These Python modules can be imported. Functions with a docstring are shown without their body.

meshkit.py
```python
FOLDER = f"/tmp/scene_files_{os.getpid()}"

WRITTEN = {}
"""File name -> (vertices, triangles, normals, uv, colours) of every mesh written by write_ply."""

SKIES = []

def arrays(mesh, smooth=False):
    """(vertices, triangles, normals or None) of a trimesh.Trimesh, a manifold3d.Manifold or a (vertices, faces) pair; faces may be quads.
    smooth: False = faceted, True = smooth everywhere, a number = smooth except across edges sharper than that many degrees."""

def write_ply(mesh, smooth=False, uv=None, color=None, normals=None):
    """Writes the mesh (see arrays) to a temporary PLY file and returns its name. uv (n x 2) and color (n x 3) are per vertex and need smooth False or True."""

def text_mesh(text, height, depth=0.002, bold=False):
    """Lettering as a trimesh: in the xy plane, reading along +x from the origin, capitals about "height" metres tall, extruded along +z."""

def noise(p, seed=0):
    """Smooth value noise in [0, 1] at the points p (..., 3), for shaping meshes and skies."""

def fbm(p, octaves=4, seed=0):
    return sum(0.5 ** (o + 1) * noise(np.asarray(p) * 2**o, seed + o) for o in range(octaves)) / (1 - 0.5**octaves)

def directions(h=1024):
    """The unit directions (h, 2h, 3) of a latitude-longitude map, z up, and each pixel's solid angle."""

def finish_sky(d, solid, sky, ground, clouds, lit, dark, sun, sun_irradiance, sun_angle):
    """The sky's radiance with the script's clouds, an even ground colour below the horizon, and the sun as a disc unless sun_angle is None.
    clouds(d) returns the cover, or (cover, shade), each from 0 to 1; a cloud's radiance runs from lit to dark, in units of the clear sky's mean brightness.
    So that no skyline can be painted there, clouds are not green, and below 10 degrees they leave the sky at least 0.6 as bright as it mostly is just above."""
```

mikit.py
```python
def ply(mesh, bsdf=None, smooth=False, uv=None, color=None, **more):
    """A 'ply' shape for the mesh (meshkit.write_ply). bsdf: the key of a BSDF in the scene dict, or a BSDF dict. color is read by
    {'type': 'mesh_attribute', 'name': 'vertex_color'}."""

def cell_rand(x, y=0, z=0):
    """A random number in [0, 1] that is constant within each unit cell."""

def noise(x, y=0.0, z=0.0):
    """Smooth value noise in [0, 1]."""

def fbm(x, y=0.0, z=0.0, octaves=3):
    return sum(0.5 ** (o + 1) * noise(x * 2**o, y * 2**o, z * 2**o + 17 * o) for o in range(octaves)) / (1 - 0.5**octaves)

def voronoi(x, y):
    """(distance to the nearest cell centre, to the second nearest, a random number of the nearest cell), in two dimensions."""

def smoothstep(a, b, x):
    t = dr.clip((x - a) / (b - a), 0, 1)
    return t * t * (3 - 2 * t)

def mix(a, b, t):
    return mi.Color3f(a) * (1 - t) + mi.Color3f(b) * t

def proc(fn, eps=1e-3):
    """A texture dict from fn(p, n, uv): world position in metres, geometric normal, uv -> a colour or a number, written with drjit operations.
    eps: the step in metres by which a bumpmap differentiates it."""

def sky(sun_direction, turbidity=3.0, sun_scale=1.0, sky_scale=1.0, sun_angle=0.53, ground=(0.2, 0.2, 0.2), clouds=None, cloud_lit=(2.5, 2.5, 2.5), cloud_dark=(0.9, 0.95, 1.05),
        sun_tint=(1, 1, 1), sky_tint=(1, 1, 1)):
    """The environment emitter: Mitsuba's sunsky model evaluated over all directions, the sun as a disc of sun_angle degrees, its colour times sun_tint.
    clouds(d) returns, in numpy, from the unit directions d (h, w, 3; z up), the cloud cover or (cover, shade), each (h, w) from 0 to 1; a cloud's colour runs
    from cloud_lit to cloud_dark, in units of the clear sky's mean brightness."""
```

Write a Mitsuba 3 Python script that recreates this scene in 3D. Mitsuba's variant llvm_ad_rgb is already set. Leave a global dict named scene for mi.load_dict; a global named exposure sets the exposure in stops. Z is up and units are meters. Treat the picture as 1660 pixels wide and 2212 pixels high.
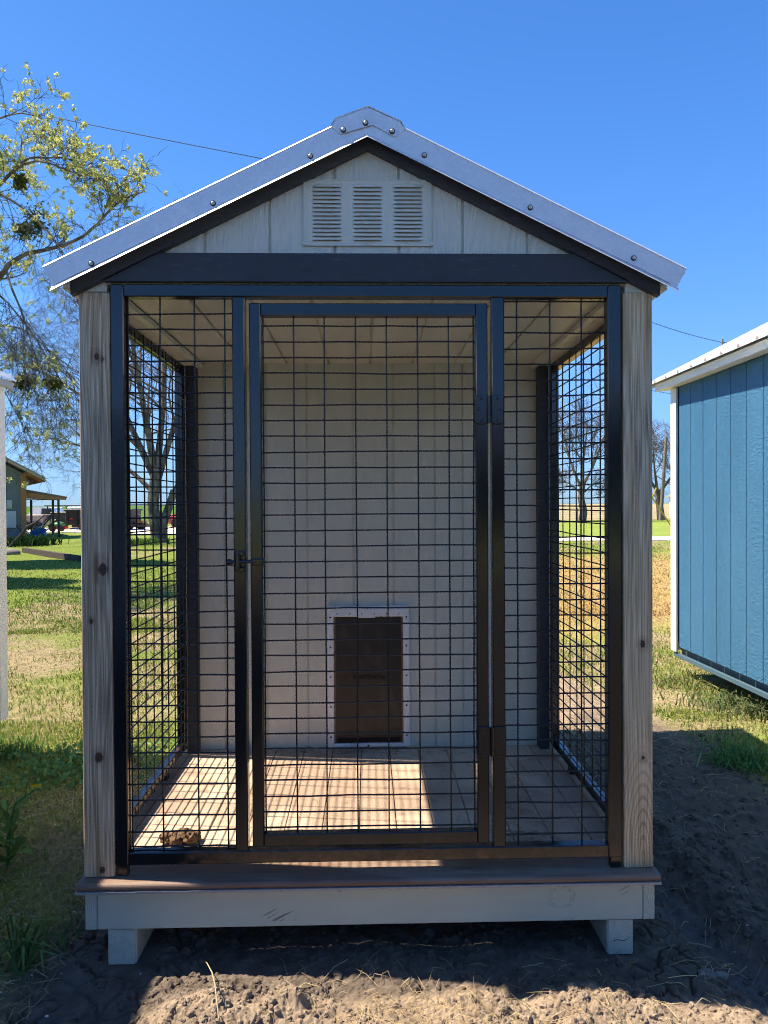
import math
import numpy as np
import trimesh
import drjit as dr
import mitsuba as mi
import mikit
import meshkit
from mikit import proc, voronoi, cell_rand, smoothstep, mix
from scipy.spatial import cKDTree
from shapely.geometry import Polygon, box as sbox

T = mi.ScalarTransform4f
scene = {"type": "scene"}
labels = {}

# ------------------------------------------------------------------ camera, light, exposure
CAM = np.array([-0.0068, -2.2769, 1.1852])
YAW, PITCH, ROLL = 0.0238, -0.0100, -0.0053


def cam_axes():
    cy, sy, cp, sp = math.cos(YAW), math.sin(YAW), math.cos(PITCH), math.sin(PITCH)
    f = np.array([sy * cp, cy * cp, sp])
    r = np.array([cy, -sy, 0.0])
    u = np.cross(r, f)
    return f, -math.sin(ROLL) * r + math.cos(ROLL) * u


FWD, UP = cam_axes()
scene["camera"] = {
    "type": "perspective",
    "fov_axis": "x",
    "fov": 2 * math.degrees(math.atan(830 / 1535)),
    "near_clip": 0.05,
    "far_clip": 9000.0,
    "to_world": T().look_at(origin=CAM.tolist(), target=(CAM + FWD).tolist(), up=UP.tolist()),
}
SUN = (-1.0, 0.12, 1.55)


def low_haze(d):
    """A thin, even veil of milky air that thickens towards the horizon."""
    el = np.degrees(np.arcsin(np.clip(d[..., 2], -1, 1)))
    return 0.62 * np.exp(-np.maximum(el, 0) / 7.5)


scene["sky"] = mikit.sky(SUN, turbidity=2.4, sky_scale=1.0, sun_scale=0.66, ground=(0.12, 0.11, 0.07), sky_tint=(0.235, 0.42, 0.63), clouds=low_haze, cloud_lit=(1.05, 1.3, 1.55))
exposure = 3.55
GZ = -0.28  # ground level; the deck's top is z = 0

# ------------------------------------------------------------------ helpers
rng = np.random.default_rng(7)


def numbered(key):
    if key not in scene:
        return key
    n = 1
    while f"{key}_{n:03d}" in scene:
        n += 1
    return f"{key}_{n:03d}"


def add(key, mesh, bsdf, smooth=False, color=None, label=None, cat=None, group=None, kind=None):
    key = numbered(key)
    scene[key] = mikit.ply(mesh, bsdf, smooth=smooth, color=color)
    tag(key, label, cat, group, kind)
    return key


def tag(key, label=None, cat=None, group=None, kind=None):
    d = {k: v for k, v in (("label", label), ("category", cat), ("group", group), ("kind", kind)) if v}
    if d:
        labels[key] = d


def cat_(*ms):
    return trimesh.util.concatenate([m for m in ms])


def bx(x0, x1, y0, y1, z0, z1, ch=0.0):
    """Box, optionally with chamfered edges."""
    if ch <= 0:
        m = trimesh.creation.box((x1 - x0, y1 - y0, z1 - z0))
        m.apply_translation(((x0 + x1) / 2, (y0 + y1) / 2, (z0 + z1) / 2))
        return m
    P = []
    for sx, X in ((1, x0), (-1, x1)):
        for sy, Y in ((1, y0), (-1, y1)):
            for sz, Z in ((1, z0), (-1, z1)):
                P += [(X + sx * ch, Y + sy * ch, Z), (X + sx * ch, Y, Z + sz * ch), (X, Y + sy * ch, Z + sz * ch)]
    return trimesh.convex.convex_hull(np.array(P))


def prism(poly, y0, y1):
    """Polygon in x,z extruded from y0 to y1."""
    p = poly if isinstance(poly, Polygon) else Polygon(poly)
    m = trimesh.creation.extrude_polygon(p, abs(y1 - y0), engine="earcut")
    m.apply_transform(np.array([[1, 0, 0, 0], [0, 0, -1, max(y0, y1)], [0, 1, 0, 0], [0, 0, 0, 1]], float))
    return m


def prism_x(poly, x0, x1):
    """Polygon in y,z extruded from x0 to x1."""
    p = poly if isinstance(poly, Polygon) else Polygon(poly)
    m = trimesh.creation.extrude_polygon(p, abs(x1 - x0), engine="earcut")
    m.apply_transform(np.array([[0, 0, 1, min(x0, x1)], [1, 0, 0, 0], [0, 1, 0, 0], [0, 0, 0, 1]], float))
    return m


def rod(a, b, r, n=8):
    return trimesh.creation.cylinder(r, segment=(a, b), sections=n)


def tubes(P, R, sides=5):
    """Batch of polylines P (m, n, 3) with radii R (m, n) as tubes."""
    P, R = np.asarray(P, float), np.asarray(R, float)
    m, n, _ = P.shape
    t = np.gradient(P, axis=1)
    t /= np.linalg.norm(t, axis=2, keepdims=True) + 1e-9
    ref = np.where(np.abs(t[..., 2:]) < 0.9, [0, 0, 1.0], [1.0, 0, 0])
    a = np.cross(t, ref)
    a /= np.linalg.norm(a, axis=2, keepdims=True) + 1e-9
    b = np.cross(t, a)
    ang = np.arange(sides) * 2 * np.pi / sides
    V = P[:, :, None] + R[:, :, None, None] * (np.cos(ang)[:, None] * a[:, :, None] + np.sin(ang)[:, None] * b[:, :, None])
    i, j, k = np.meshgrid(np.arange(m), np.arange(n - 1), np.arange(sides), indexing="ij")
    base = i * n * sides
    q = np.stack([base + j * sides + k, base + j * sides + (k + 1) % sides, base + (j + 1) * sides + (k + 1) % sides, base + (j + 1) * sides + k], -1).reshape(-1, 4)
    F = np.vstack([q[:, [0, 1, 2]], q[:, [0, 2, 3]]])
    return trimesh.Trimesh(V.reshape(-1, 3), F, process=False)


def poly_tube(pts, radii, sides=6):
    pts = np.asarray(pts, float)
    r = np.broadcast_to(radii, (len(pts),))
    return tubes(pts[None], r[None], sides)


def unit(v):
    v = np.asarray(v, float)
    return v / (np.linalg.norm(v, axis=-1, keepdims=True) + 1e-12)


# ------------------------------------------------------------------ materials
def B(key, **kw):
    scene[key] = {"type": "twosided", "bsdf": {"type": "principled", **kw}}
    return key


def _hash2(i, j):
    h = i * 374761393 + j * 668265263
    h = (h ^ (h >> 13)) * 1274126177
    return mi.Float((h ^ (h >> 16)) & 0xFFFFFF) * (1 / 16777215.0)


def noise(x, y=0.0, z=0.0):
    """Value noise in [0, 1]; a constant z only picks another pattern (a cheaper two-dimensional lookup)."""
    if not isinstance(z, (int, float)):
        return mikit.noise(x, y, z)
    x, y = mi.Float(x) + z * 37.7, mi.Float(y) + z * 11.3
    fx, fy = dr.floor(x), dr.floor(y)
    i, j = mi.UInt32(mi.Int32(fx) + 1000000), mi.UInt32(mi.Int32(fy) + 1000000)
    tx, ty = x - fx, y - fy
    tx, ty = tx * tx * (3 - 2 * tx), ty * ty * (3 - 2 * ty)
    return dr.lerp(dr.lerp(_hash2(i, j), _hash2(i + 1, j), tx), dr.lerp(_hash2(i, j + 1), _hash2(i + 1, j + 1), tx), ty)


def fbm(x, y=0.0, z=0.0, octaves=3):
    def zz(o):
        return z + 1.7 * o if isinstance(z, (int, float)) else z * 2**o

    return sum(0.5 ** (o + 1) * noise(x * 2**o, y * 2**o, zz(o)) for o in range(octaves)) / (1 - 0.5**octaves)


def rgb(*c):
    return {"type": "rgb", "value": list(c)}


def bumped(key, base, height, scale=1.0, eps=1e-3):
    scene[key] = {"type": "twosided", "bsdf": {"type": "bumpmap", "arbitrary": proc(height, eps), "scale": scale, "bsdf": base}}
    return key


def P_(**kw):
    return {"type": "principled", **kw}


def grain_v(p, n, uv):          # embossed wood grain, running vertically
    u = p.x + p.y * 1.13
    w = noise(u * 9, p.z * 2.3) * 1.1 + noise(u * 26, p.z * 6) * 0.35
    a = noise((u + w * 0.045) * 210, p.z * 3.5)
    b = noise((u + w * 0.07) * 90, p.z * 1.6)
    return smoothstep(0.35, 0.75, a) * 0.85 + b * 0.15


def grain_y(p, n, uv):          # the same, running front to back
    w = noise(p.x * 9, p.y * 2.3) * 1.6 + noise(p.x * 24, p.y * 7) * 0.5
    a = noise((p.x + w * 0.05) * 190, p.y * 4)
    b = noise((p.x + w * 0.09) * 80, p.y * 2)
    return smoothstep(0.35, 0.75, a) * 0.6 + b * 0.4


def siding_col(p, n, uv):
    k = noise(p.x * 3 + p.y * 3, p.z * 1.3, 4.0) * 0.5 + noise(p.x * 40 + p.y * 40, p.z * 12, 2.0) * 0.5
    return mix((0.56, 0.545, 0.445), (0.605, 0.59, 0.485), k)


B("siding_paint", base_color=proc(siding_col), roughness=0.45, specular=0.4)
bumped("soffit_paint", P_(base_color=proc(siding_col), roughness=0.36, specular=0.5), grain_y, 0.0045, 7e-4)


def navy_col(p, n, uv):
    s = noise(p.x * 30, p.z * 160, p.y * 30)
    return mix((0.036, 0.040, 0.047), (0.068, 0.073, 0.08), smoothstep(0.62, 0.92, s) * 0.8 + noise(p.x * 6, p.z * 6, 3.0) * 0.25)


def navy_h(p, n, uv):
    w = noise(p.x * 7, p.z * 14) * 0.5
    return noise(p.x * 14 + p.y * 14, (p.z + w * 0.02) * 210) * 0.7 + noise(p.x * 60, p.z * 330) * 0.3


bumped("navy_paint", P_(base_color=proc(navy_col), roughness=0.5, specular=0.35), navy_h, 0.0024, 7e-4)


def steel_col(p, n, uv):
    k = fbm(p.x * 14, p.y * 14, p.z * 14, 4)
    low = smoothstep(0.135, 0.03, p.z)                       # rust has eaten the tubes that lie on the wet deck
    mid = smoothstep(0.95, 0.2, dr.abs(p.x - 0.12))
    r = smoothstep(0.53, 0.66, k + low * 0.17 * mid - 0.08) * low
    speck = smoothstep(0.86, 0.95, noise(p.x * 130, p.y * 130, p.z * 130)) * smoothstep(0.5, 0.7, noise(p.x * 8, p.y * 8, p.z * 8)) * 0.25
    base = mix((0.009, 0.0095, 0.011), (0.06, 0.05, 0.042), speck)
    return mix(base, mix((0.05, 0.02, 0.013), (0.11, 0.05, 0.028), noise(p.x * 90, p.y * 90, p.z * 90)), r)


def steel_rough(p, n, uv):
    return 0.13 + 0.25 * smoothstep(0.5, 0.72, fbm(p.x * 14, p.y * 14, p.z * 14, 4)) * smoothstep(0.2, 0.05, p.z) + 0.05 * noise(p.x * 20, p.y * 20, p.z * 5)


def steel_h(p, n, uv):
    return fbm(p.x * 18, p.y * 18, p.z * 9, 2)


bumped("steel_paint", P_(base_color=proc(steel_col), roughness=proc(steel_rough), specular=0.70), steel_h, 0.0006, 2e-3)
B("wire_paint", base_color=rgb(0.008, 0.008, 0.01), roughness=0.32, specular=0.5)


def galv_col(p, n, uv):
    a = p.x * 170 + noise(p.x * 40, p.z * 40, 1.0) * 2
    d1, d2, c = voronoi(a, p.z * 170 + p.y * 170)
    st = noise(p.x * 5 + p.z * 3, p.z * 60 - p.x * 25, 8.0)
    return mix((0.66, 0.67, 0.68), (0.76, 0.765, 0.77), c * 0.8 + st * 0.2)


B("galvalume", base_color=proc(galv_col), metallic=0.55, roughness=0.5, specular=0.5)
B("screw_zinc", base_color=rgb(0.5, 0.49, 0.45), metallic=0.8, roughness=0.4)
B("rubber", base_color=rgb(0.012, 0.012, 0.013), roughness=0.7)


def post_col(p, n, uv):
    s = smoothstep(-0.1, 0.1, p.x)                            # left post is greyer, the right one browner
    xc = dr.select(p.x < 0, p.x + 0.862, p.x - 0.885) + p.y * 0.35
    zc = dr.select(p.x < 0, p.z - 0.55, p.z - 0.03)
    rr = dr.sqrt(dr.square(xc * 1.0) + dr.square(zc * dr.select(p.x < 0, 0.045, 0.20)) + 1e-6)
    w = noise(p.x * 12 + p.y * 8, p.z * 2.5, 5.0) * 0.012
    ring = 0.5 + 0.5 * dr.sin((rr + w) * dr.select(p.x < 0, 620.0, 760.0))
    fine = noise((p.x + p.y * 0.7) * 300 + noise(p.x * 20, p.z * 3) * 6, p.z * 9)
    blotch = fbm(p.x * 9 + p.y * 9, p.z * 2.2, 1.0, 3)
    grey = mix((0.245, 0.19, 0.125), (0.70, 0.565, 0.39), fine)
    tan = mix((0.41, 0.295, 0.17), (0.80, 0.61, 0.39), fine)
    t = smoothstep(0.36, 0.66, blotch + 0.20 * s - 0.05)
    low = smoothstep(0.75, 0.15, p.z + blotch * 0.5)
    c = mix(grey, tan, dr.clip(t * (0.45 + 0.45 * s) + low * 0.55, 0, 1))
    c = mix(c, c * mi.Color3f(0.62, 0.50, 0.40), smoothstep(0.55, 0.95, ring) * (0.22 * (1 - s) + 0.7 * s * smoothstep(0.55, 0.12, p.z)))
    streak = noise((p.x + p.y * 0.7) * 130 + noise(p.x * 30, p.z * 2.2) * 5, p.z * 2.4, 6.0)
    c = mix(c, c * mi.Color3f(0.66, 0.56, 0.47), smoothstep(0.6, 0.9, streak) * 0.75)
    nk = (fine - 0.5) * 0.006
    # knots
    for kx, kz, kr in ((-0.848, 0.985, 0.017), (-0.866, 0.385, 0.015), (-0.862, 1.66, 0.008), (-0.842, 1.652, 0.005), (-0.858, 0.024, 0.009), (-0.885, 0.82, 0.006), (0.884, 0.73, 0.010), (0.885, 0.36, 0.007)):
        d = dr.sqrt(dr.square((p.x - kx) * 1.15) + dr.square((p.z - kz) * 0.85)) + nk
        k = smoothstep(kr * 1.25, kr * 0.75, d)
        halo = smoothstep(kr * 3.2, kr * 1.1, d + (w - 0.006) * 1.5) * 0.55
        kn = mix((0.035, 0.022, 0.016), (0.14, 0.085, 0.055), 0.5 + 0.5 * dr.sin(d * 1500))
        c = mix(c, c * mi.Color3f(0.55, 0.5, 0.5), halo)
        c = mix(c, kn, k)
    return c


def post_h(p, n, uv):
    return noise((p.x + p.y) * 420 + noise(p.x * 20, p.z * 3) * 8, p.z * 7) * 0.6 + noise((p.x + p.y) * 120, p.z * 4) * 0.4


bumped("post_wood", P_(base_color=proc(post_col), roughness=0.85, specular=0.2), post_h, 0.0009, 6e-4)


def greypaint_col(p, n, uv):
    u = p.x + p.y
    c = mix((0.45, 0.49, 0.415), (0.51, 0.55, 0.47), fbm(u * 5, p.z * 24, 2.0, 3))
    dg = u * 0.86 + p.z * 0.51                                  # slanting scratches and rubs
    scuff = smoothstep(0.70, 0.80, noise(dg * 12, (p.z - u * 0.55) * 190, 6.0)) * smoothstep(0.80, 0.88, noise(u * 5.3, p.z * 11, 8.0))
    c = mix(c, (0.12, 0.115, 0.11), scuff * 0.75)
    kd = dr.sqrt(dr.square(p.x - 0.615) + dr.square((p.z + 0.085) * 1.15)) + (noise(p.x * 60, p.z * 60, 2.0) - 0.5) * 0.012
    ringk = smoothstep(0.010, 0.003, dr.abs(kd - 0.036)) * smoothstep(0.35, 0.65, noise(p.x * 240, p.z * 240, 5.0))
    c = mix(c, (0.24, 0.24, 0.23), ringk * 0.4)
    return c


def greypaint_h(p, n, uv):
    return noise((p.x + p.y) * 12, p.z * 170) * 0.6 + noise((p.x + p.y) * 60, p.z * 60) * 0.4


bumped("grey_paint", P_(base_color=proc(greypaint_col), roughness=0.5, specular=0.4), greypaint_h, 0.0006, 8e-4)


def endgrain_col(p, n, uv):
    cx = dr.select(p.x < -0.86, -0.955, dr.select(p.x < 0, -0.86, dr.select(p.x > 0.87, 0.94, 0.74)))
    cz = dr.select(dr.abs(p.x) > 0.86, -0.095, -0.30)
    r = dr.sqrt(dr.square(p.x - cx) + dr.square(p.z - cz)) + noise(p.x * 25, p.z * 25, 1.0) * 0.006
    ring = 0.5 + 0.5 * dr.sin(r * 900)
    c = mix((0.46, 0.51, 0.44), (0.58, 0.625, 0.54), noise(p.x * 60, p.z * 60, 1.0))
    c = mix(c, (0.19, 0.19, 0.175), smoothstep(0.5, 0.95, ring) * 0.65)
    crack = smoothstep(0.0022, 0.0008, dr.abs(p.z + 0.235 + 0.02 * (noise(p.x * 50, 2.0) - 0.5))) * smoothstep(0.765, 0.79, p.x) * smoothstep(0.85, 0.82, p.x)
    return mix(c, (0.05, 0.05, 0.05), crack)


B("end_grain", base_color=proc(endgrain_col), roughness=0.7)


def deck_col(p, n, uv):
    b = cell_rand(dr.floor((p.x + 2.0) / 0.137), 3)
    g = noise(p.x * 420, p.y * 5 + b * 9) * 0.6 + noise(p.x * 90, p.y * 3, b * 5) * 0.4
    c = mix((0.255, 0.185, 0.14), (0.385, 0.285, 0.22), g * 0.7 + b * 0.3)
    dust = smoothstep(0.38, 0.66, fbm(p.x * 4 + 3, p.y * 4, 2.0, 4))
    c = mix(c, mix((0.50, 0.41, 0.305), (0.61, 0.505, 0.385), noise(p.x * 160, p.y * 30)), 0.08 + dust * 0.62)
    spot = smoothstep(0.72, 0.8, fbm(p.x * 16, p.y * 16, 7.0, 3))
    return mix(c, (0.19, 0.14, 0.11), spot * 0.45)


def deck_h(p, n, uv):
    return noise(p.x * 380, p.y * 6)


bumped("deck_board", P_(base_color=proc(deck_col), roughness=0.68, specular=0.3), deck_h, 0.0007, 6e-4)


def nosing_col(p, n, uv):
    g = noise(p.x * 5, p.y * 420 + p.z * 420) * 0.6 + noise(p.x * 9, p.y * 60, p.z * 60) * 0.4
    c = mix((0.135, 0.082, 0.06), (0.225, 0.145, 0.11), g)
    dust = smoothstep(0.42, 0.68, fbm(p.x * 5, p.y * 22, p.z * 22, 4))
    return mix(c, (0.27, 0.22, 0.175), dust * 0.5 * smoothstep(-0.02, -0.002, p.z))


B("deck_nosing", base_color=proc(nosing_col), roughness=0.6, specular=0.35)
B("strip_metal", base_color=proc(lambda p, n, uv: mix((0.2, 0.2, 0.2), (0.5, 0.5, 0.5), noise(p.x * 500, p.y * 300, p.z * 300))), roughness=0.55, metallic=0.3)
B("white_plastic", base_color=proc(lambda p, n, uv: mix((0.70, 0.70, 0.68), (0.5, 0.46, 0.40), smoothstep(0.6, 0.85, fbm(p.x * 20, p.z * 12, 3.0, 3)) * 0.6)), roughness=0.4)


def vinyl_col(p, n, uv):
    st = noise(p.x * 24 + p.z * 8, p.z * 9 - p.x * 10, 2.0)
    sm = smoothstep(0.55, 0.8, fbm(p.x * 9, p.z * 6, 5.0, 4))
    return mix((0.020, 0.0165, 0.015), (0.06, 0.052, 0.047), sm * 0.6 + smoothstep(0.6, 0.9, st) * 0.3)


B("smoke_vinyl", base_color=proc(vinyl_col), roughness=0.36, specular=0.4)
B("vinyl_letter", base_color=rgb(0.008, 0.007, 0.006), roughness=0.5, specular=0.2)
B("amber_edge", base_color=rgb(0.16, 0.10, 0.055), roughness=0.5)


def blue_col(p, n, uv):
    k = noise(p.y * 4, p.z * 1.2, 3.0) * 0.6 + noise(p.y * 60, p.z * 25, 1.0) * 0.4
    return mix((0.033, 0.115, 0.22), (0.047, 0.148, 0.27), k)


def grain_blue(p, n, uv):
    u = p.y
    w = noise(u * 9, p.z * 5) * 1.4
    a = noise(u * 60 + w * 3, (p.z + w * 0.02) * 100)
    return smoothstep(0.4, 0.75, a) * 0.6 + noise(u * 140, p.z * 10) * 0.4


bumped("blue_siding", P_(base_color=proc(blue_col), roughness=0.5, specular=0.25), grain_blue, 0.0036, 1.2e-3)
B("blue_trim", base_color=rgb(0.055, 0.11, 0.15), roughness=0.5)
B("white_paint", base_color=proc(lambda p, n, uv: mix((0.66, 0.645, 0.58), (0.76, 0.745, 0.68), fbm(p.x * 9 + p.y * 9, p.z * 5, 2.0, 3))), roughness=0.5)
B("offwhite_siding", base_color=proc(lambda p, n, uv: mix((0.46, 0.47, 0.47), (0.56, 0.57, 0.57), fbm(p.x * 7 + p.y * 7, p.z * 5, 2.0, 3))), roughness=0.55)
B("roof_white", base_color=rgb(0.72, 0.73, 0.73), roughness=0.35, metallic=0.3)


def bark_col(p, n, uv):
    k = fbm(p.x * 9 + p.y * 4, p.y * 9, p.z * 3, 4)
    return mix((0.075, 0.062, 0.05), (0.21, 0.185, 0.155), smoothstep(0.3, 0.7, k))


B("bark", base_color=proc(bark_col), roughness=0.9, specular=0.2)
B("twig_bark", base_color=rgb(0.075, 0.065, 0.055), roughness=0.85)
scene["leaf"] = {"type": "principledthin", "base_color": {"type": "mesh_attribute", "name": "vertex_color"}, "roughness": 0.55, "diff_trans": 0.9}
scene["blade"] = {"type": "principledthin", "base_color": {"type": "mesh_attribute", "name": "vertex_color"}, "roughness": 0.5, "diff_trans": 0.6}
B("straw_stem", base_color={"type": "mesh_attribute", "name": "vertex_color"}, roughness=0.7)
scene["tinted"] = {"type": "twosided", "bsdf": {"type": "principled", "base_color": {"type": "mesh_attribute", "name": "vertex_color"}, "roughness": 0.5}}


# dirt/grass zones, one formula for numpy and for drjit (M = the maths module)
def dirt_zone(x, y, n1, M):
    """Signed: > 0 inside the bare dirt around and before the kennel. n1: noise 0..1."""
    w = (n1 - 0.5) * 0.9
    back = M.maximum(-1.6 - y, 0.0)
    left = x + 1.12 - 0.10 * y + w * 0.45 + back * 1.2
    right = 2.12 - x + w * 0.45 - 0.25 * M.maximum(y - 2.0, 0.0) + back * 1.2
    far = 4.4 - y + w * 0.8
    front = y + 14.0
    return M.minimum(M.minimum(left, right), M.minimum(far, front))


def ground_col(p, n, uv):
    x, y = p.x, p.y
    n1 = fbm(x * 2.1 + 5, y * 2.1, 1.0, 3)
    dz = dirt_zone(x, y, n1, dr)
    dm = smoothstep(-0.10, 0.14, dz)
    # bare clay
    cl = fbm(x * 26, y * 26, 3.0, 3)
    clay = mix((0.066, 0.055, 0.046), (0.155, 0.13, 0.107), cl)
    clay = clay * (1 - 0.45 * smoothstep(-0.9, -1.4, y))          # out-of-view clay darkened to dim its reflection in the steel
    lit_crust = mix((0.14, 0.11, 0.082), (0.31, 0.25, 0.185), cl)     # dry heap crust, painted lighter as if sunlit; also a lighter strip behind
    heap = smoothstep(-0.80, -0.5, y) * smoothstep(-0.17, -0.25, y + (noise(x * 9, y * 9, 2.0) - 0.5) * 0.10) * smoothstep(-0.66, -0.56, x + (noise(x * 11, y * 11, 3.0) - 0.5) * 0.1) * smoothstep(1.9, 1.5, x)  # mask traced along the shadow edge: sunlight put into the clay colour
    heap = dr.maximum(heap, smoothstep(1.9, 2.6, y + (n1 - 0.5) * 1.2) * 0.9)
    clay = mix(clay, lit_crust, heap)
    rut = smoothstep(0.085, 0.045, dr.abs(x - 1.14 + 0.05 * dr.sin(y * 4.0) + (noise(x * 20, y * 9) - 0.5) * 0.04)) * smoothstep(1.0, 0.5, y) * smoothstep(-0.35, 0.1, noise(y * 6, 3.0) - 0.2)
    clay = mix(clay, (0.125, 0.118, 0.112), rut * (0.35 + 0.5 * cl))
    # turf floor: thatch, soil and short green
    f = fbm(x * 18, y * 18, 1.0, 2)
    fine = noise(x * 90, y * 90)
    soil = mix((0.11, 0.09, 0.055), (0.33, 0.27, 0.165), f * 0.6 + fine * 0.4)
    green = mix((0.09, 0.125, 0.025), (0.20, 0.26, 0.05), fine * 0.6 + f * 0.4)
    big = fbm(x * 0.33 + 3, y * 0.33 + 1, 2.0, 3)
    mid_ = fbm(x * 1.4, y * 1.4, 5.0, 3)
    gmix = smoothstep(0.40, 0.60, big * 0.5 + mid_ * 0.5 + smoothstep(7.0, 10.5, y) * 0.17 * smoothstep(3.0, -3.0, x) + 0.035)
    green = green * mi.Color3f(0.88, 0.92, 0.9)
    turf = mix(soil, green, dr.clip(gmix * 0.9 + 0.08, 0, 1))
    # the dry, rust-coloured strip of dormant grass on the right
    dryb = smoothstep(5.0, 7.2, y + (mid_ - 0.5) * 3) * smoothstep(21.0, 15.0, y + (mid_ - 0.5) * 6) * smoothstep(0.5, 2.0, x)
    dry = mix((0.25, 0.155, 0.07), (0.42, 0.28, 0.135), f * 0.5 + fine * 0.5)
    turf = mix(turf, dry, dryb * (0.45 + 0.4 * f))
    # far fields
    farg = mix((0.12, 0.18, 0.035), (0.20, 0.25, 0.065), mid_)
    turf = mix(turf, farg, smoothstep(22.0, 34.0, y))
    fieldr = mix((0.21, 0.19, 0.11), (0.27, 0.24, 0.15), big)
    fieldl = mix((0.05, 0.12, 0.018), (0.075, 0.155, 0.028), big)
    fld = mix(fieldl, fieldr, smoothstep(-10.0, 6.0, x - 0.02 * y))
    turf = mix(turf, fld, smoothstep(58.0, 66.0, y))
    turf = mix(turf, fieldl, smoothstep(240.0, 300.0, y) * smoothstep(10.0, -10.0, x))
    return mix(turf, clay, dm)


def ground_h(p, n, uv):
    return fbm(p.x * 110, p.y * 110, 1.0, 2)


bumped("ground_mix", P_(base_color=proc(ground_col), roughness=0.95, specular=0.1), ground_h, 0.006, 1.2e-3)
B("clod_clay", base_color=proc(lambda p, n, uv: mix(mix((0.066, 0.055, 0.046), (0.15, 0.127, 0.105), noise(p.x * 70, p.y * 70, p.z * 70)), mix((0.15, 0.122, 0.096), (0.31, 0.255, 0.20), noise(p.x * 70, p.y * 70, p.z * 70)), smoothstep(-0.17, -0.25, p.y + (noise(p.x * 9, p.y * 9, 2.0) - 0.5) * 0.10) * smoothstep(-0.66, -0.56, p.x + (noise(p.x * 11, p.y * 11, 3.0) - 0.5) * 0.1))), roughness=0.95, specular=0.1)  # clods past the shadow edge are painted lighter, as if in the sun
B("gravel", base_color=proc(lambda p, n, uv: mix((0.36, 0.34, 0.30), (0.55, 0.52, 0.46), fbm(p.x * 6, p.y * 6, 1.0, 4))), roughness=0.95)
B("stone", base_color=proc(lambda p, n, uv: mix((0.11, 0.10, 0.09), (0.22, 0.205, 0.185), fbm(p.x * 60, p.y * 60, p.z * 60, 3))), roughness=0.9)
B("dung_brown", base_color=proc(lambda p, n, uv: mix((0.05, 0.028, 0.016), (0.20, 0.125, 0.07), fbm(p.x * 110, p.y * 110, p.z * 110, 3))), roughness=0.95)
B("house_wall", base_color=rgb(0.15, 0.18, 0.195), roughness=0.7)
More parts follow.
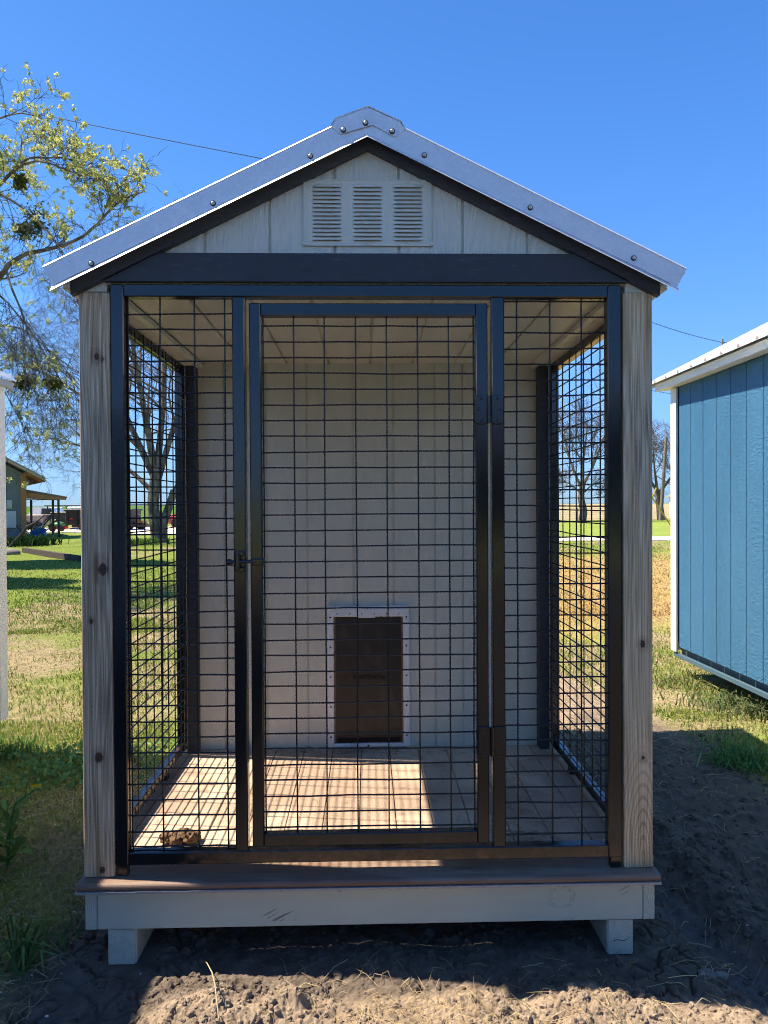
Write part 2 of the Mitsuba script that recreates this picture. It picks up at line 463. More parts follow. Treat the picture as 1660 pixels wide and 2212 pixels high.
B("orange_wood", base_color=rgb(0.34, 0.17, 0.065), roughness=0.7)
B("pale_wood", base_color=rgb(0.42, 0.36, 0.26), roughness=0.8)
B("barn_wood", base_color=rgb(0.11, 0.085, 0.065), roughness=0.9)
B("shingle", base_color=rgb(0.17, 0.14, 0.115), roughness=0.9)
B("panel_grey", base_color=rgb(0.42, 0.47, 0.48), roughness=0.5)
B("black_metal", base_color=rgb(0.018, 0.018, 0.02), roughness=0.45)
B("white_body", base_color=rgb(0.75, 0.76, 0.78), roughness=0.25, clearcoat=0.6)
B("dark_glass", base_color=rgb(0.02, 0.025, 0.035), roughness=0.08, specular=0.6)
B("red_body", base_color=rgb(0.33, 0.035, 0.04), roughness=0.25, clearcoat=0.8)
B("grey_box", base_color=rgb(0.30, 0.24, 0.22), roughness=0.6)
B("tractor_green", base_color=rgb(0.05, 0.17, 0.045), roughness=0.35)
B("pool_blue", base_color=rgb(0.03, 0.11, 0.26), roughness=0.5)
B("pale_cloth", base_color=rgb(0.66, 0.62, 0.55), roughness=0.8)
B("twig_tan", base_color=rgb(0.36, 0.30, 0.2), roughness=0.8)
B("yellow_plastic", base_color=rgb(0.62, 0.36, 0.02), roughness=0.5)
B("orange_plastic", base_color=rgb(0.55, 0.19, 0.03), roughness=0.5)
B("old_timber", base_color=proc(lambda p, n, uv: mix((0.03, 0.024, 0.02), (0.075, 0.06, 0.05), noise(p.x * 30, p.y * 4, p.z * 50))), roughness=0.9)
B("pole_wood", base_color=rgb(0.16, 0.14, 0.115), roughness=0.9)
B("cable_black", base_color=rgb(0.015, 0.015, 0.017), roughness=0.6)
B("lamp_red", base_color=rgb(0.5, 0.03, 0.02), roughness=0.3)


# ------------------------------------------------------------------ ground
def axis(lo, hi, step, far_lo, far_hi, grow):
    core = np.arange(lo, hi + 1e-6, step)
    a, d = [], step
    x = core[0]
    while x > far_lo:
        d *= grow
        x -= d
        a.append(x)
    b, d = [], step
    x = core[-1]
    while x < far_hi:
        d *= grow
        x += d
        b.append(x)
    return np.concatenate([a[::-1], core, b])


def npn(x, y, s, seed=0):
    return meshkit.noise(np.stack([x * s, y * s, np.full_like(x, seed * 7.3)], -1), seed)


def npf(x, y, s, o=4, seed=0):
    return meshkit.fbm(np.stack([x * s, y * s, np.full_like(x, seed * 7.3)], -1), o, seed)


def sst(a, b, x):
    t = np.clip((x - a) / (b - a), 0, 1)
    return t * t * (3 - 2 * t)


crk = np.random.default_rng(3)
crack_pts = np.concatenate([np.stack([crk.uniform(-1.4, 2.3, 1500), crk.uniform(-1.2, 1.2, 1500)], 1)])
crack_tree = cKDTree(crack_pts)


def dirt_mask(x, y):
    return sst(-0.10, 0.14, dirt_zone(x, y, npf(x, y, 2.1, 3, 4), np))


def height(x, y):
    x, y = np.broadcast_arrays(np.asarray(x, float), np.asarray(y, float))
    near = sst(9.0, 3.0, np.hypot(x, y))
    dm = dirt_mask(x, y)
    z = np.full(x.shape, GZ)
    z += (npf(x, y, 0.6, 3, 1) - 0.5) * 0.07 * sst(1.2, 2.6, np.hypot(x, y * 0.8))
    z += dm * near * ((npf(x, y, 4.0, 4, 2) - 0.5) * 0.05 + (npf(x, y, 22.0, 3, 3) - 0.5) * 0.02)
    # loose heaps pushed up before the kennel
    heap = 0
    for hx, hy, hr, hh in ((-0.44, -0.30, 0.17, 0.085), (-0.24, -0.26, 0.075, 0.085), (0.66, -0.31, 0.16, 0.075), (0.2, -0.55, 0.35, 0.05), (0.98, -0.52, 0.18, 0.05), (-0.05, -0.36, 0.12, 0.03), (0.3, -0.36, 0.14, 0.035)):
        heap = heap + hh * np.exp(-((x - hx) ** 2 + ((y - hy) * 1.15) ** 2) / hr**2)
    z += heap * (0.45 + 0.75 * (npf(x, y, 11.0, 4, 6)))
    loose = np.maximum(sst(0.008, 0.045, heap), 0.55 * sst(0.45, 0.62, npf(x, y, 3.3, 2, 15)) * sst(-0.75, -0.5, x) * sst(1.0, 0.7, x)) * sst(1.6, 1.2, np.abs(y))
    crumb = np.abs(npn(x, y, 30.0, 8) - 0.5) * 0.030 + np.abs(npn(x, y, 62.0, 9) - 0.5) * 0.024 + np.abs(npn(x, y, 128.0, 10) - 0.5) * 0.014
    z += loose * dm * (0.012 - crumb * 0.85 + np.maximum(npn(x, y, 19.0, 16) - 0.60, 0) * 0.05)
    z += near * dm * ((npn(x, y, 110.0, 17) - 0.5) * 0.005 + (npn(x, y, 45.0, 18) - 0.5) * 0.008 + np.maximum(npn(x, y, 60.0, 19) - 0.62, 0) * 0.05 * sst(0.4, 0.65, npf(x, y, 5.0, 2, 20)))
    # the sunk track right of the kennel
    rut = np.exp(-(((x - 1.14 + 0.05 * np.sin(y * 4)) / 0.085) ** 2)) * sst(1.3, 0.5, y) * sst(-3.0, -1.0, y)
    z += -0.035 * rut
    z += 0.030 * np.exp(-(((x - 1.30) / 0.07) ** 2)) * sst(1.6, 0.6, y) * sst(-3.0, -1.0, y) * (0.5 + npn(x, y, 9.0, 5))
    # drying cracks
    m = (np.abs(x) < 2.4) & (np.abs(y) < 1.3)
    if m.any():
        q = np.stack([x[m], y[m]], 1)
        q = q + 0.030 * (np.stack([npn(q[:, 0], q[:, 1], 24.0, 11), npn(q[:, 0], q[:, 1], 24.0, 12)], 1) - 0.5) * 2
        d, _ = crack_tree.query(q, 2)
        wide = npn(q[:, 0], q[:, 1], 3.0, 13)
        c = sst(0.0075 + 0.006 * wide, 0.0015, d[:, 1] - d[:, 0])
        zone = (sst(-0.42, -0.66, q[:, 0]) + sst(0.72, 0.86, q[:, 0]) * sst(1.12, 1.02, q[:, 0])) * dm[m] * sst(0.02, 0.0, np.broadcast_to(heap, x.shape)[m] - 0.01)
        part = sst(0.40, 0.56, npn(q[:, 0], q[:, 1], 7.0, 21))
        z[m] -= c * zone * 0.036 * sst(0.16, 0.36, wide) * (0.3 + 0.7 * part)
    # a hollow under the deck, the far hill on the left
    z += -0.02 * sst(0.86, 0.6, np.abs(x)) * sst(0.0, 0.25, y) * sst(2.4, 2.1, y)
    z += 1.6 * sst(90, 420, y) * sst(60, -160, x - 0.1 * y)
    # firm footing at the skids
    for sx in (-0.80, 0.81):
        k = sst(0.10, 0.065, np.abs(x - sx)) * sst(-0.06, 0.0, y) * sst(2.4, 2.3, y)
        z = z * (1 - k) + (GZ - 0.004) * k
    return z


gx = axis(-1.25, 1.55, 0.0040, -2500, 2500, 1.05)
gy = axis(-0.46, 0.16, 0.0038, -500, 4200, 1.04)
GX, GY = np.meshgrid(gx, gy)
GZm = height(GX, GY)
nx_, ny_ = len(gx), len(gy)
ii, jj = np.meshgrid(np.arange(ny_ - 1), np.arange(nx_ - 1), indexing="ij")
k0 = ii * nx_ + jj
quads = np.stack([k0, k0 + 1, k0 + nx_ + 1, k0 + nx_], -1).reshape(-1, 4)
V = np.stack([GX, GY, GZm], -1).reshape(-1, 3)
F = np.vstack([quads[:, [0, 1, 2]], quads[:, [0, 2, 3]]])
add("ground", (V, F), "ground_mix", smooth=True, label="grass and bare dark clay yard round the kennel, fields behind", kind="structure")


def strip(pts_a, pts_b, lift):
    a, b = np.asarray(pts_a, float), np.asarray(pts_b, float)
    n = len(a)
    v = np.vstack([np.c_[a, height(a[:, 0], a[:, 1]) + lift], np.c_[b, height(b[:, 0], b[:, 1]) + lift]])
    f = [[i, i + 1, n + i + 1, n + i] for i in range(n - 1)]
    return (v, np.array(f))


px = np.linspace(1.5, 45, 60)
add("gravel_path", strip(np.c_[px, 25.4 + 0.10 * (px - 12) * 0.2 + 0.15 * np.sin(px)], np.c_[px, 28.4 + 0.12 * np.sin(px * 1.7)], 0.03), "gravel", label="pale gravel path crossing the grass behind the right side", kind="structure")
px = np.linspace(-60, -4.5, 70)
add("gravel_road", strip(np.c_[px, 37.5 + 3.2 * sst(-15, -24, px) - 4.5 * sst(-16, -8, px) + 0.3 * np.sin(px)], np.c_[px, 46.5 + 0.3 * np.sin(px * 1.3)], 0.03), "gravel", label="pale gravel drive with parked vehicles in the left background", kind="structure")

# ------------------------------------------------------------------ the kennel
K = "dog_kennel"
tag(K, "wood and black wire dog kennel with gabled metal roof on grey skids", "dog kennel")


def kadd(part, mesh, bsdf, smooth=False, label=None, color=None):
    return add(f"{K}__{part}", mesh, bsdf, smooth, color=color, label=label)


# floor
SKL = ((-0.845, -0.753), (0.767, 0.853))
for a, b in SKL:
    s = kadd("skid", bx(a, b, 0.004, 2.30, GZ - 0.003, -0.164, 0.004), "grey_paint")
    kadd(s.split("__", 1)[1] + "__end_face", bx(a + 0.004, b - 0.004, 0.0, 0.0042, GZ, -0.168), "end_grain")
kadd("rim_board", bx(-0.8715, 0.879, -0.006, 0.032, -0.164, -0.031, 0.002), "grey_paint", label="grey painted front rim board with scuffs and a ringed knot")
for a, b in ((-0.914, -0.8735), (0.8815, 0.922)):
    s = kadd("side_rim", bx(a, b, 0.0, 2.30, -0.167, -0.031, 0.002), "grey_paint")
    kadd(s.split("__", 1)[1] + "__end_face", bx(a + 0.003, b - 0.003, -0.004, 0.0003, -0.164, -0.034), "end_grain")
for y in (0.45, 0.86, 1.27, 1.7, 2.1):
    kadd("floor_joist", bx(-0.87, 0.87, y, y + 0.038, -0.16, -0.031), "grey_paint")
kadd("rear_rim", bx(-0.8715, 0.879, 2.262, 2.30, -0.164, -0.031), "grey_paint")
# deck: nosing board with a rounded front edge, then boards running front to back
ang = np.linspace(-math.pi / 2, math.pi / 2, 9)
prof = [(-0.034 - 0.010 * math.cos(t), -0.0115 + 0.0115 * math.sin(t)) for t in ang] + [(0.098, 0.0), (0.098, -0.023)]
kadd("deck_nosing", prism_x(prof, -0.925, 0.925), "deck_nosing", label="brown rounded front nosing board of the deck")
kadd("drip_strip", bx(-0.928, 0.926, -0.0455, -0.004, -0.0305, -0.0237), "strip_metal", label="speckled metal strip under the deck nosing")
xs = [-0.925] + [(-0.925 + 0.062 + 0.137 * k) for k in range(0, 13)]
xs = [x for x in xs if x < 0.8] + [0.868, 0.925]
xs = sorted(set(np.round(xs, 4)))
for a, b in zip(xs[:-1], xs[1:]):
    kadd("deck__board", bx(a + 0.0018, b - 0.0018, 0.1005, 2.28, -0.024 + rng.uniform(-5e-4, 5e-4), rng.uniform(-8e-4, 2e-4), 0.0015), "deck_board")

# posts and plates
kadd("post", bx(-0.917, -0.820, 0.0, 0.095, 0.0005, 1.864, 0.003), "post_wood", label="weathered grey left front post with dark knots")
kadd("post", bx(0.823, 0.917, 0.0, 0.095, 0.0005, 1.866, 0.003), "post_wood", label="browner right front post with curved grain at its foot")
for a, b in ((-0.915, -0.829), (0.829, 0.915)):
    kadd("top_plate", bx(a, b, 0.002, 1.21, 1.866, 1.905, 0.002), "siding_paint")
kadd("front_plate", bx(-0.829, 0.829, 0.006, 0.05, 1.8935, 1.935), "siding_paint")

def relief_panel(x0, x1, zlo, zhi, y, yb, dx, dz, amp, seed):
    """A siding panel in the x,z plane whose face carries real embossed wood grain; its edges run back to yb."""
    nx = max(3, int((x1 - x0) / dx))
    X = np.linspace(x0, x1, nx)
    lo, hi = zlo(X), zhi(X)
    nz = max(3, int((hi - lo).max() / dz))
    t = np.linspace(0, 1, nz)[:, None]
    Z = lo + (hi - lo) * t
    XX = np.broadcast_to(X, Z.shape)

    def n_(u, v, k):
        return meshkit.noise(np.stack([u, v, np.full_like(u, k)], -1), seed)

    w = (n_(XX * 7, Z * 2.2, 1.0) - 0.5) * 16 + (n_(XX * 20, Z * 6, 2.0) - 0.5) * 4
    g = np.abs(n_(XX * 150 + w, Z * 5.5, 3.0) - 0.5) * 2
    g = g * (0.35 + 0.9 * n_(XX * 9, Z * 3, 4.0)) + 0.25 * n_(XX * 70 + w * 0.5, Z * 16, 5.0)
    Y = y + amp * (0.5 - g)
    V = np.stack([XX, Y, Z], -1).reshape(-1, 3)
    i, j = np.meshgrid(np.arange(nz - 1), np.arange(nx - 1), indexing="ij")
    k = i * nx + j
    q = np.stack([k, k + 1, k + nx + 1, k + nx], -1).reshape(-1, 4)
    F = np.vstack([q[:, [0, 1, 2]], q[:, [0, 2, 3]]])
    vs, fs, o = [V], [F], len(V)
    for e in (np.arange(nz) * nx, np.arange(nz) * nx + nx - 1):
        a = V[e]
        b = a.copy()
        b[:, 1] = yb
        n = len(e)
        f = np.array([[m, m + 1, n + m + 1, n + m] for m in range(n - 1)]) + o
        vs += [a, b]
        fs.append(np.vstack([f[:, [0, 1, 2]], f[:, [0, 2, 3]]]))
        o += 2 * n
    return np.vstack(vs), np.vstack(fs)


# gable
SL = 0.497
kadd("gable_wall", prism([(-0.86, 1.89), (0.86, 1.89), (0, 2.335)], 0.012, 0.020), "siding_paint")
seams = [-0.86, -0.722, -0.517, -0.312, -0.105, 0.100, 0.304, 0.513, 0.718, 0.86]
tri = Polygon([(-0.84, 1.90), (0.84, 1.90), (0, 2.335)])
for a, b in zip(seams[:-1], seams[1:]):
    pp = tri.intersection(sbox(a + 0.0045, 1.8, b - 0.0045, 2.5))
    if pp.area > 1e-4:
        kadd("gable_wall__panel", relief_panel(a + 0.0045, b - 0.0045, lambda x: 1.895 + 0 * x, lambda x: np.maximum(2.335 - 0.5238 * np.abs(x), 1.897), 0.003, 0.0118, 0.0024, 0.009, 0.0026, int((a + 2) * 100)), "siding_paint", smooth=True)
kadd("header_beam", prism([(-0.833, 1.8935), (0.833, 1.8935), (0.658, 1.9825), (-0.658, 1.9825)], -0.018, 0.002), "navy_paint", label="dark navy horizontal header board above the wire front")
for s in (-1, 1):
    q = [(0, 2.312), (s * 0.932, 2.312 - SL * 0.932), (s * 0.932, 2.402 - SL * 0.932), (0, 2.402)]
    kadd("gable_trim", prism(q, -0.024, 0.0025 if s < 0 else 0.002), "navy_paint")
# louvred vent
VT = "gable_vent"
plate = sbox(-0.201, 2.0135, 0.201, 2.2195)
rows = np.linspace(2.030, 2.1985, 14)
cols = ((-0.177, -0.083), (-0.047, 0.047), (0.082, 0.176))
for z in rows:
    for a, b in cols:
        plate = plate.difference(sbox(a + 0.004, z - 0.0040, b - 0.004, z + 0.0018))
kadd(VT, prism(plate, -0.002, 0.0005), "siding_paint", label="painted louvred gable vent with three columns of slots")
kadd(VT + "__border", cat_(bx(-0.204, 0.204, -0.0036, -0.0015, 2.0115, 2.0155), bx(-0.204, -0.198, -0.0036, -0.0015, 2.0155, 2.2195), bx(0.198, 0.204, -0.0036, -0.0015, 2.0155, 2.2195), bx(-0.204, 0.204, -0.0036, -0.0015, 2.2195, 2.2225)), "siding_paint")
lu = np.linspace(-1, 1, 9)
for z in rows:
    for a, b in cols:
        c, h = (a + b) / 2, (b - a) / 2
        bow = 1 - np.abs(lu) ** 4
        top = np.c_[c + lu * h, -0.0022 - 0 * lu, z + 0.0085 - 0.0012 * (1 - bow)]
        mid = np.c_[c + lu * h, -0.0022 - 0.0052 * bow, z + 0.0045 - 0.0022 * bow]
        low = np.c_[c + lu * h, -0.0022 - 0.0068 * bow, z + 0.0002 - 0.0022 * bow]
        v = np.vstack([top, mid, low])
        f = np.array([[r * 9 + i, r * 9 + i + 1, (r + 1) * 9 + i + 1, (r + 1) * 9 + i] for r in range(2) for i in range(8)])
        kadd(VT + "__louver", (v, f), "siding_paint", smooth=True)
for x, z in ((-0.205, 2.218), (0.203, 2.219), (-0.203, 2.0175), (0.204, 2.0175), (0.004, 2.0165)):
    kadd(VT + "__screw", trimesh.creation.icosphere(2, 0.0062).apply_scale((1, 0.45, 1)).apply_translation((x, -0.004, z)), "siding_paint", smooth=True)

# roof
RS = 0.489
for s in (-1, 1):
    v = [(0.0, 2.410), (s * 1.003, 2.410 - RS * 1.003), (s * 1.003, 2.402 - RS * 1.003), (0.0, 2.402)]
    rp = kadd("roof_panel", prism(v, -0.046, 2.42), "galvalume")
    rib = []
    for t in np.arange(0.02, 2.4, 0.229):
        w = [(0.06, 2.411 - RS * 0.06), (0.998, 2.411 - RS * 0.998), (0.998, 2.428 - RS * 0.998), (0.06, 2.428 - RS * 0.06)]
        kadd(rp.split("__", 1)[1] + "__rib", prism([(s * a, b) for a, b in w], t, t + 0.03), "galvalume")
    face = [(0.0, 2.416), (s * 1.005, 2.416 - RS * 1.005), (s * 0.976, 1.9245 - 0.056), (0.0, 2.3405)]
    rt = kadd("rake_trim", prism(face, -0.052, -0.0495), "galvalume", label="galvanised rake trim along the %s roof edge" % ("left" if s < 0 else "right"))
    n = rt.split("__", 1)[1]
    def flare(ya, za, yb, zb, xe):
        a0, b0, a1, b1 = (0, ya, za), (0, yb, zb), (s * xe, ya, za - RS * xe), (s * xe, yb, zb - RS * xe)
        o = np.array((0, 0.0008, -0.0008))
        q = np.array([a0, a1, b1, b0])
        q = np.vstack([q, q + o])
        return trimesh.convex.convex_hull(q)

    kadd(n + "__hem", flare(-0.0528, 2.3425, -0.0665, 2.3265, 0.977), "galvalume")
    kadd(n + "__top_bend", flare(-0.0478, 2.4225, -0.0540, 2.4155, 1.005), "galvalume")
    kadd("fascia_board", bx(*sorted((s * 0.935, s * 0.958)), -0.02, 2.36, 1.868, 1.915, 0.002), "siding_paint")
    kadd("soffit", bx(*sorted((s * 0.9165, s * 0.934)), -0.02, 2.36, 1.882, 1.894), "siding_paint")
    kadd("rafter_end", prism([(s * 0.934, 1.868), (s * 0.972, 1.893), (s * 0.972, 1.925), (s * 0.934, 1.94)], -0.046, -0.020), "siding_paint")
cap_l = [(-0.098, 2.384), (0.004, 2.421), (0.017, 2.3675), (-0.082, 2.338)]
cap_r = [(0.004, 2.421), (0.104, 2.377), (0.088, 2.331), (0.017, 2.3675)]
rc = "ridge_cap"
kadd(rc, cat_(prism([(-0.112, 2.366), (-0.098, 2.386), (0.004, 2.424), (0.106, 2.378), (0.119, 2.356), (0.119, 2.360), (0.106, 2.382), (0.004, 2.428), (-0.098, 2.390), (-0.112, 2.370)], -0.0565, 2.42)), "galvalume", label="bent galvanised ridge cap end at the roof peak")
kadd(rc + "__flap", cat_(prism(cap_l, -0.0575, -0.0560), prism([(-0.098, 2.384), (-0.083, 2.338), (-0.0835, 2.355), (-0.111, 2.364)], -0.0558, -0.0546)), "galvalume")
kadd(rc + "__flap", cat_(prism(cap_r, -0.0559, -0.0546), prism([(0.104, 2.377), (0.118, 2.356), (0.095, 2.336), (0.088, 2.331)], -0.0545, -0.0534)), "galvalume")
kadd(rc + "__closure_foam", cat_(prism([(-0.158, 2.349), (-0.112, 2.3705), (-0.112, 2.3655), (-0.158, 2.343)], -0.045, 2.4), prism([(0.165, 2.344), (0.119, 2.3655), (0.119, 2.361), (0.165, 2.338)], -0.045, 2.4)), "rubber")
for x, z, yy in ((-0.855, 1.936, -0.052), (-0.479, 2.123, -0.052), (-0.177, 2.271, -0.052), (-0.074, 2.350, -0.0576), (-0.005, 2.372, -0.0576), (0.078, 2.348, -0.0560), (0.178, 2.276, -0.052), (0.510, 2.115, -0.052), (0.837, 1.958, -0.052)):
    s = kadd("roof_screw", trimesh.creation.icosphere(2, 0.0062).apply_scale((1, 0.6, 1)).apply_translation((x, yy - 0.004, z)), "screw_zinc", smooth=True)
    kadd(s.split("__", 1)[1] + "__washer", rod((x, yy, z), (x, yy - 0.0022, z), 0.0088, 16), "rubber")

# ceiling, back wall, the closed house behind it
for k in range(-4, 4):
    a, b = 0.014 + k * 0.2025, 0.014 + (k + 1) * 0.2025
    kadd("ceiling__panel", bx(max(a, -0.80) + 0.0045, min(b, 0.80) - 0.0045, 0.052, 1.19, 1.8735, 1.882, 0.002), "soffit_paint")
kadd("ceiling", bx(-0.828, 0.828, 0.051, 1.20, 1.8845, 1.893), "soffit_paint")
for s in (-1, 1):
    kadd("ceiling_trim", bx(*sorted((s * 0.795, s * 0.829)), 0.0525, 1.186, 1.852, 1.8733, 0.002), "soffit_paint")
    kadd("side_header", bx(*sorted((s * 0.83, s * 0.914)), 0.097, 1.12, 1.8525, 1.8655), "siding_paint")
kadd("back_wall", bx(-0.915, 0.915, 1.199, 1.215, -0.02, 1.88), "siding_paint")
bs = [-0.835, -0.70, -0.495, -0.298, -0.074, 0.122, 0.325, 0.461, 0.66, 0.84]
for a, b in zip(bs[:-1], bs[1:]):
    kadd("back_wall__panel", relief_panel(a + 0.004, b - 0.004, lambda x: 0 * x, lambda x: 1.8725 + 0 * x, 1.1895, 1.1988, 0.0034, 0.013, 0.0016, int((a + 2) * 100)), "siding_paint", smooth=True)
kadd("back_wall__batten", bx(-0.0285, -0.0255, 1.1885, 1.1899, 0.70, 1.85), "siding_paint")
for s in (-1, 1):
    kadd("corner_trim", bx(*sorted((s * 0.822, s * 0.870)), 1.124, 1.1895, 0.0, 1.851, 0.003), "navy_paint")
    kadd("house_side_wall", bx(*sorted((s * 0.900, s * 0.915)), 1.216, 2.28, -0.02, 1.8655), "siding_paint")
kadd("house_rear_wall", cat_(bx(-0.899, 0.899, 2.262, 2.28, -0.02, 1.865), prism([(-0.93, 1.9055), (0.93, 1.9055), (0, 2.36)], 2.262, 2.28)), "siding_paint")

# front steel frame
YF0, YF1 = 0.0, 0.040


def tube_sq(x0, x1, y0, y1, z0, z1):
    return bx(x0, x1, y0, y1, z0, z1, 0.003)


kadd("front_frame", cat_(
    tube_sq(-0.818, -0.776, YF0, YF1, 0.036, 1.890), tube_sq(0.772, 0.816, YF0, YF1, 0.036, 1.890),
    tube_sq(-0.7765, 0.7725, YF0 + 0.0004, YF1 - 0.0004, 1.8505, 1.8896), tube_sq(-0.7765, 0.7725, YF0 + 0.0004, YF1 - 0.0004, 0.0364, 0.0765),
    tube_sq(-0.434, -0.394, YF0 + 0.0008, YF1 - 0.0008, 0.0762, 1.8508), tube_sq(0.396, 0.437, YF0 + 0.0008, YF1 - 0.0008, 0.0762, 1.8508)), "steel_paint", label="glossy black welded steel front frame, rusty along its bottom bar")
kadd("door", cat_(
    tube_sq(-0.380, -0.343, YF0, 0.034, 0.089, 1.831), tube_sq(0.345, 0.383, YF0, 0.034, 0.089, 1.831),
    tube_sq(-0.3435, 0.3455, YF0 + 0.0005, 0.0335, 1.7905, 1.8306), tube_sq(-0.3435, 0.3455, YF0 + 0.0005, 0.0335, 0.0894, 0.129)), "steel_paint", label="black steel framed wire door in the middle of the front")


def wire(parent, a, b, wob=0.0009, r=0.0027):
    a, b = np.array(a, float), np.array(b, float)
    n = 6
    p = a + (b - a) * np.linspace(0, 1, n)[:, None]
    p[1:-1] += rng.normal(0, wob, (n - 2, 3))
    kadd(parent + "__wire", poly_tube(p, r, 6), "wire_paint", smooth=True)


def grid(parent, plane, u, w, z0, z1, zs, us, fixed):
    """plane 'y': wires in an x,z plane at y = fixed; plane 'x': in a y,z plane at x = fixed."""
    pt = (lambda a, z, o: (a, fixed + o, z)) if plane == "y" else (lambda a, z, o: (fixed + o, a, z))
    for z in zs:
        t = rng.normal(0, 0.0012)
        wire(parent, pt(u, z + t, 0), pt(w, z - t, 0))
    for a in us:
        t = rng.normal(0, 0.0012)
        wire(parent, pt(a + t, z0, 0.0042), pt(a - t, z1, 0.0042))


STEP = 0.0506
grid("front_frame", "y", -0.778, -0.432, 0.06, 1.868, np.arange(1.803, 0.078, -STEP), (-0.671, -0.559, -0.463), 0.030)
grid("front_frame", "y", -0.778, -0.432, 0.06, 1.868, (), (-0.772,), 0.030)
grid("front_frame", "y", 0.435, 0.775, 0.06, 1.868, np.arange(1.845, 0.078, -0.0512), (0.484, 0.595, 0.695), 0.030)
grid("door", "y", -0.346, 0.347, 0.11, 1.81, np.arange(1.762, 0.13, -STEP), (-0.339, -0.239, -0.142, -0.041, 0.059, 0.160, 0.261, 0.340), 0.020)

# side frames
for s, off in ((-1, 0.0), (1, 0.02)):
    x0, x1 = sorted((s * 0.872, s * 0.908))
    sf = kadd("side_frame", cat_(
        tube_sq(x0, x1, 0.0965, 0.134, 0.0275, 1.852), tube_sq(x0, x1, 1.085, 1.1225, 0.0275, 1.852),
        tube_sq(x0 + 0.0004, x1 - 0.0004, 0.1335, 1.0855, 1.8165, 1.8516), tube_sq(x0 + 0.0004, x1 - 0.0004, 0.1335, 1.0855, 0.028, 0.066)), "steel_paint",
        label="black steel frame with wire on the %s side" % ("left" if s < 0 else "right")).split("__", 1)[1]
    grid(sf, "x", 0.10, 1.118, 0.035, 1.845, np.arange(1.80 + off, 0.03, -0.0508), np.arange(0.183, 1.12, 0.1016), s * 0.8695)
    for y in (0.3, 0.8):
        kadd(sf + "__foot", bx(x0 + 0.004, x1 - 0.004, y, y + 0.04, 0.0, 0.0278), "steel_paint")
for x in (-0.797, 0.797):
    kadd("front_frame__foot", bx(x - 0.015, x + 0.015, 0.006, 0.034, 0.0, 0.0366), "steel_paint")

# hinges
for cx, z0, z1 in ((0.387, 1.445, 1.535), (0.3925, 0.374, 0.468)):
    h = kadd("hinge", cat_(bx(cx - 0.045, cx - 0.007, -0.0060, -0.0004, z0, z1, 0.0015), bx(cx + 0.007, cx + 0.045, -0.0060, -0.0004, z0, z1, 0.0015)), "steel_paint", label="black butt hinge, %s one on the door" % ("upper" if z0 > 1 else "lower")).split("__", 1)[1]
    zz = np.linspace(z0, z1, 6)
    for i in range(5):
        kadd(h + "__knuckle", rod((cx, -0.004, zz[i] + 0.0006), (cx, -0.004, zz[i + 1] - 0.0006), 0.0078, 14), "steel_paint", smooth=40)
    for dx, dz in ((-0.026, 0.010), (-0.035, 0.045), (-0.026, 0.080), (0.026, 0.010), (0.035, 0.045), (0.026, 0.080)):
        kadd(h + "__screw", trimesh.creation.icosphere(2, 0.0050).apply_scale((1, 0.5, 1)).apply_translation((cx + dx, -0.0062, z0 + dz)), "steel_paint", smooth=True)
    for s in (-1, 1):
        kadd(h + "__weld", trimesh.creation.icosphere(2, 0.0055).apply_scale((2.4, 0.7, 0.7)).apply_translation((cx + s * 0.026, -0.001, z0 - 0.001)), "steel_paint", smooth=True)

# latch
lt = kadd("latch", cat_(bx(-0.430, -0.3955, -0.004, -0.0003, 0.974, 1.044, 0.0012)), "steel_paint", label="black barrel latch between the left upright and the door").split("__", 1)[1]
kadd(lt + "__bolt", cat_(rod((-0.447, -0.018, 1.006), (-0.362, -0.016, 1.008), 0.0062, 14), rod((-0.449, -0.018, 1.006), (-0.438, -0.018, 1.006), 0.0105, 14)), "steel_paint", smooth=40)
kadd(lt + "__keeper", cat_(bx(-0.424, -0.411, -0.028, -0.004, 0.981, 1.034, 0.003), bx(-0.428, -0.398, -0.015, -0.004, 1.024, 1.040, 0.003), bx(-0.428, -0.398, -0.015, -0.004, 0.974, 0.990, 0.003)), "steel_paint")
kadd(lt + "__strap", bx(-0.374, -0.331, -0.022, -0.0005, 0.995, 1.017, 0.004), "steel_paint")
for x, y, z in ((-0.407, -0.005, 1.037), (-0.4, -0.005, 1.03), (-0.405, -0.005, 0.981), (-0.4, -0.005, 0.988), (-0.425, -0.005, 1.037), (-0.366, -0.0225, 1.006), (-0.340, -0.0225, 1.006)):
    kadd(lt + "__screw", trimesh.creation.icosphere(2, 0.0045).apply_scale((1, 0.7, 1)).apply_translation((x, y, z)), "steel_paint", smooth=True)

# pet door
pd = kadd("pet_door", cat_(bx(-0.2035, -0.1725, 1.168, 1.1895, 0.006, 0.694, 0.003), bx(0.1645, 0.1965, 1.168, 1.1895, 0.006, 0.694, 0.003), bx(-0.1727, 0.1647, 1.1684, 1.1893, 0.642, 0.6936, 0.003), bx(-0.1727, 0.1647, 1.1684, 1.1893, 0.0064, 0.024, 0.003)), "white_plastic", label="pet door with dirty white plastic frame and dark flap").split("__", 1)[1]
kadd(pd + "__retainer", cat_(bx(-0.176, 0.168, 1.1655, 1.1688, 0.646, 0.676, 0.001), bx(-0.06, 0.03, 1.167, 1.172, 0.637, 0.644, 0.001)), "white_plastic")
fl = kadd(pd + "__flap", bx(-0.168, 0.160, 1.1800, 1.1855, 0.0255, 0.641), "smoke_vinyl", label="dark smoky flap embossed with PetSafe")
kadd(pd + "__flap_edge", cat_(bx(-0.1722, -0.164, 1.176, 1.1862, 0.0245, 0.641), bx(0.157, 0.164, 1.176, 1.1862, 0.0245, 0.641)), "amber_edge")
kadd(pd + "__magnet_strip", bx(-0.155, 0.148, 1.1775, 1.1802, 0.030, 0.050, 0.001), "vinyl_letter")
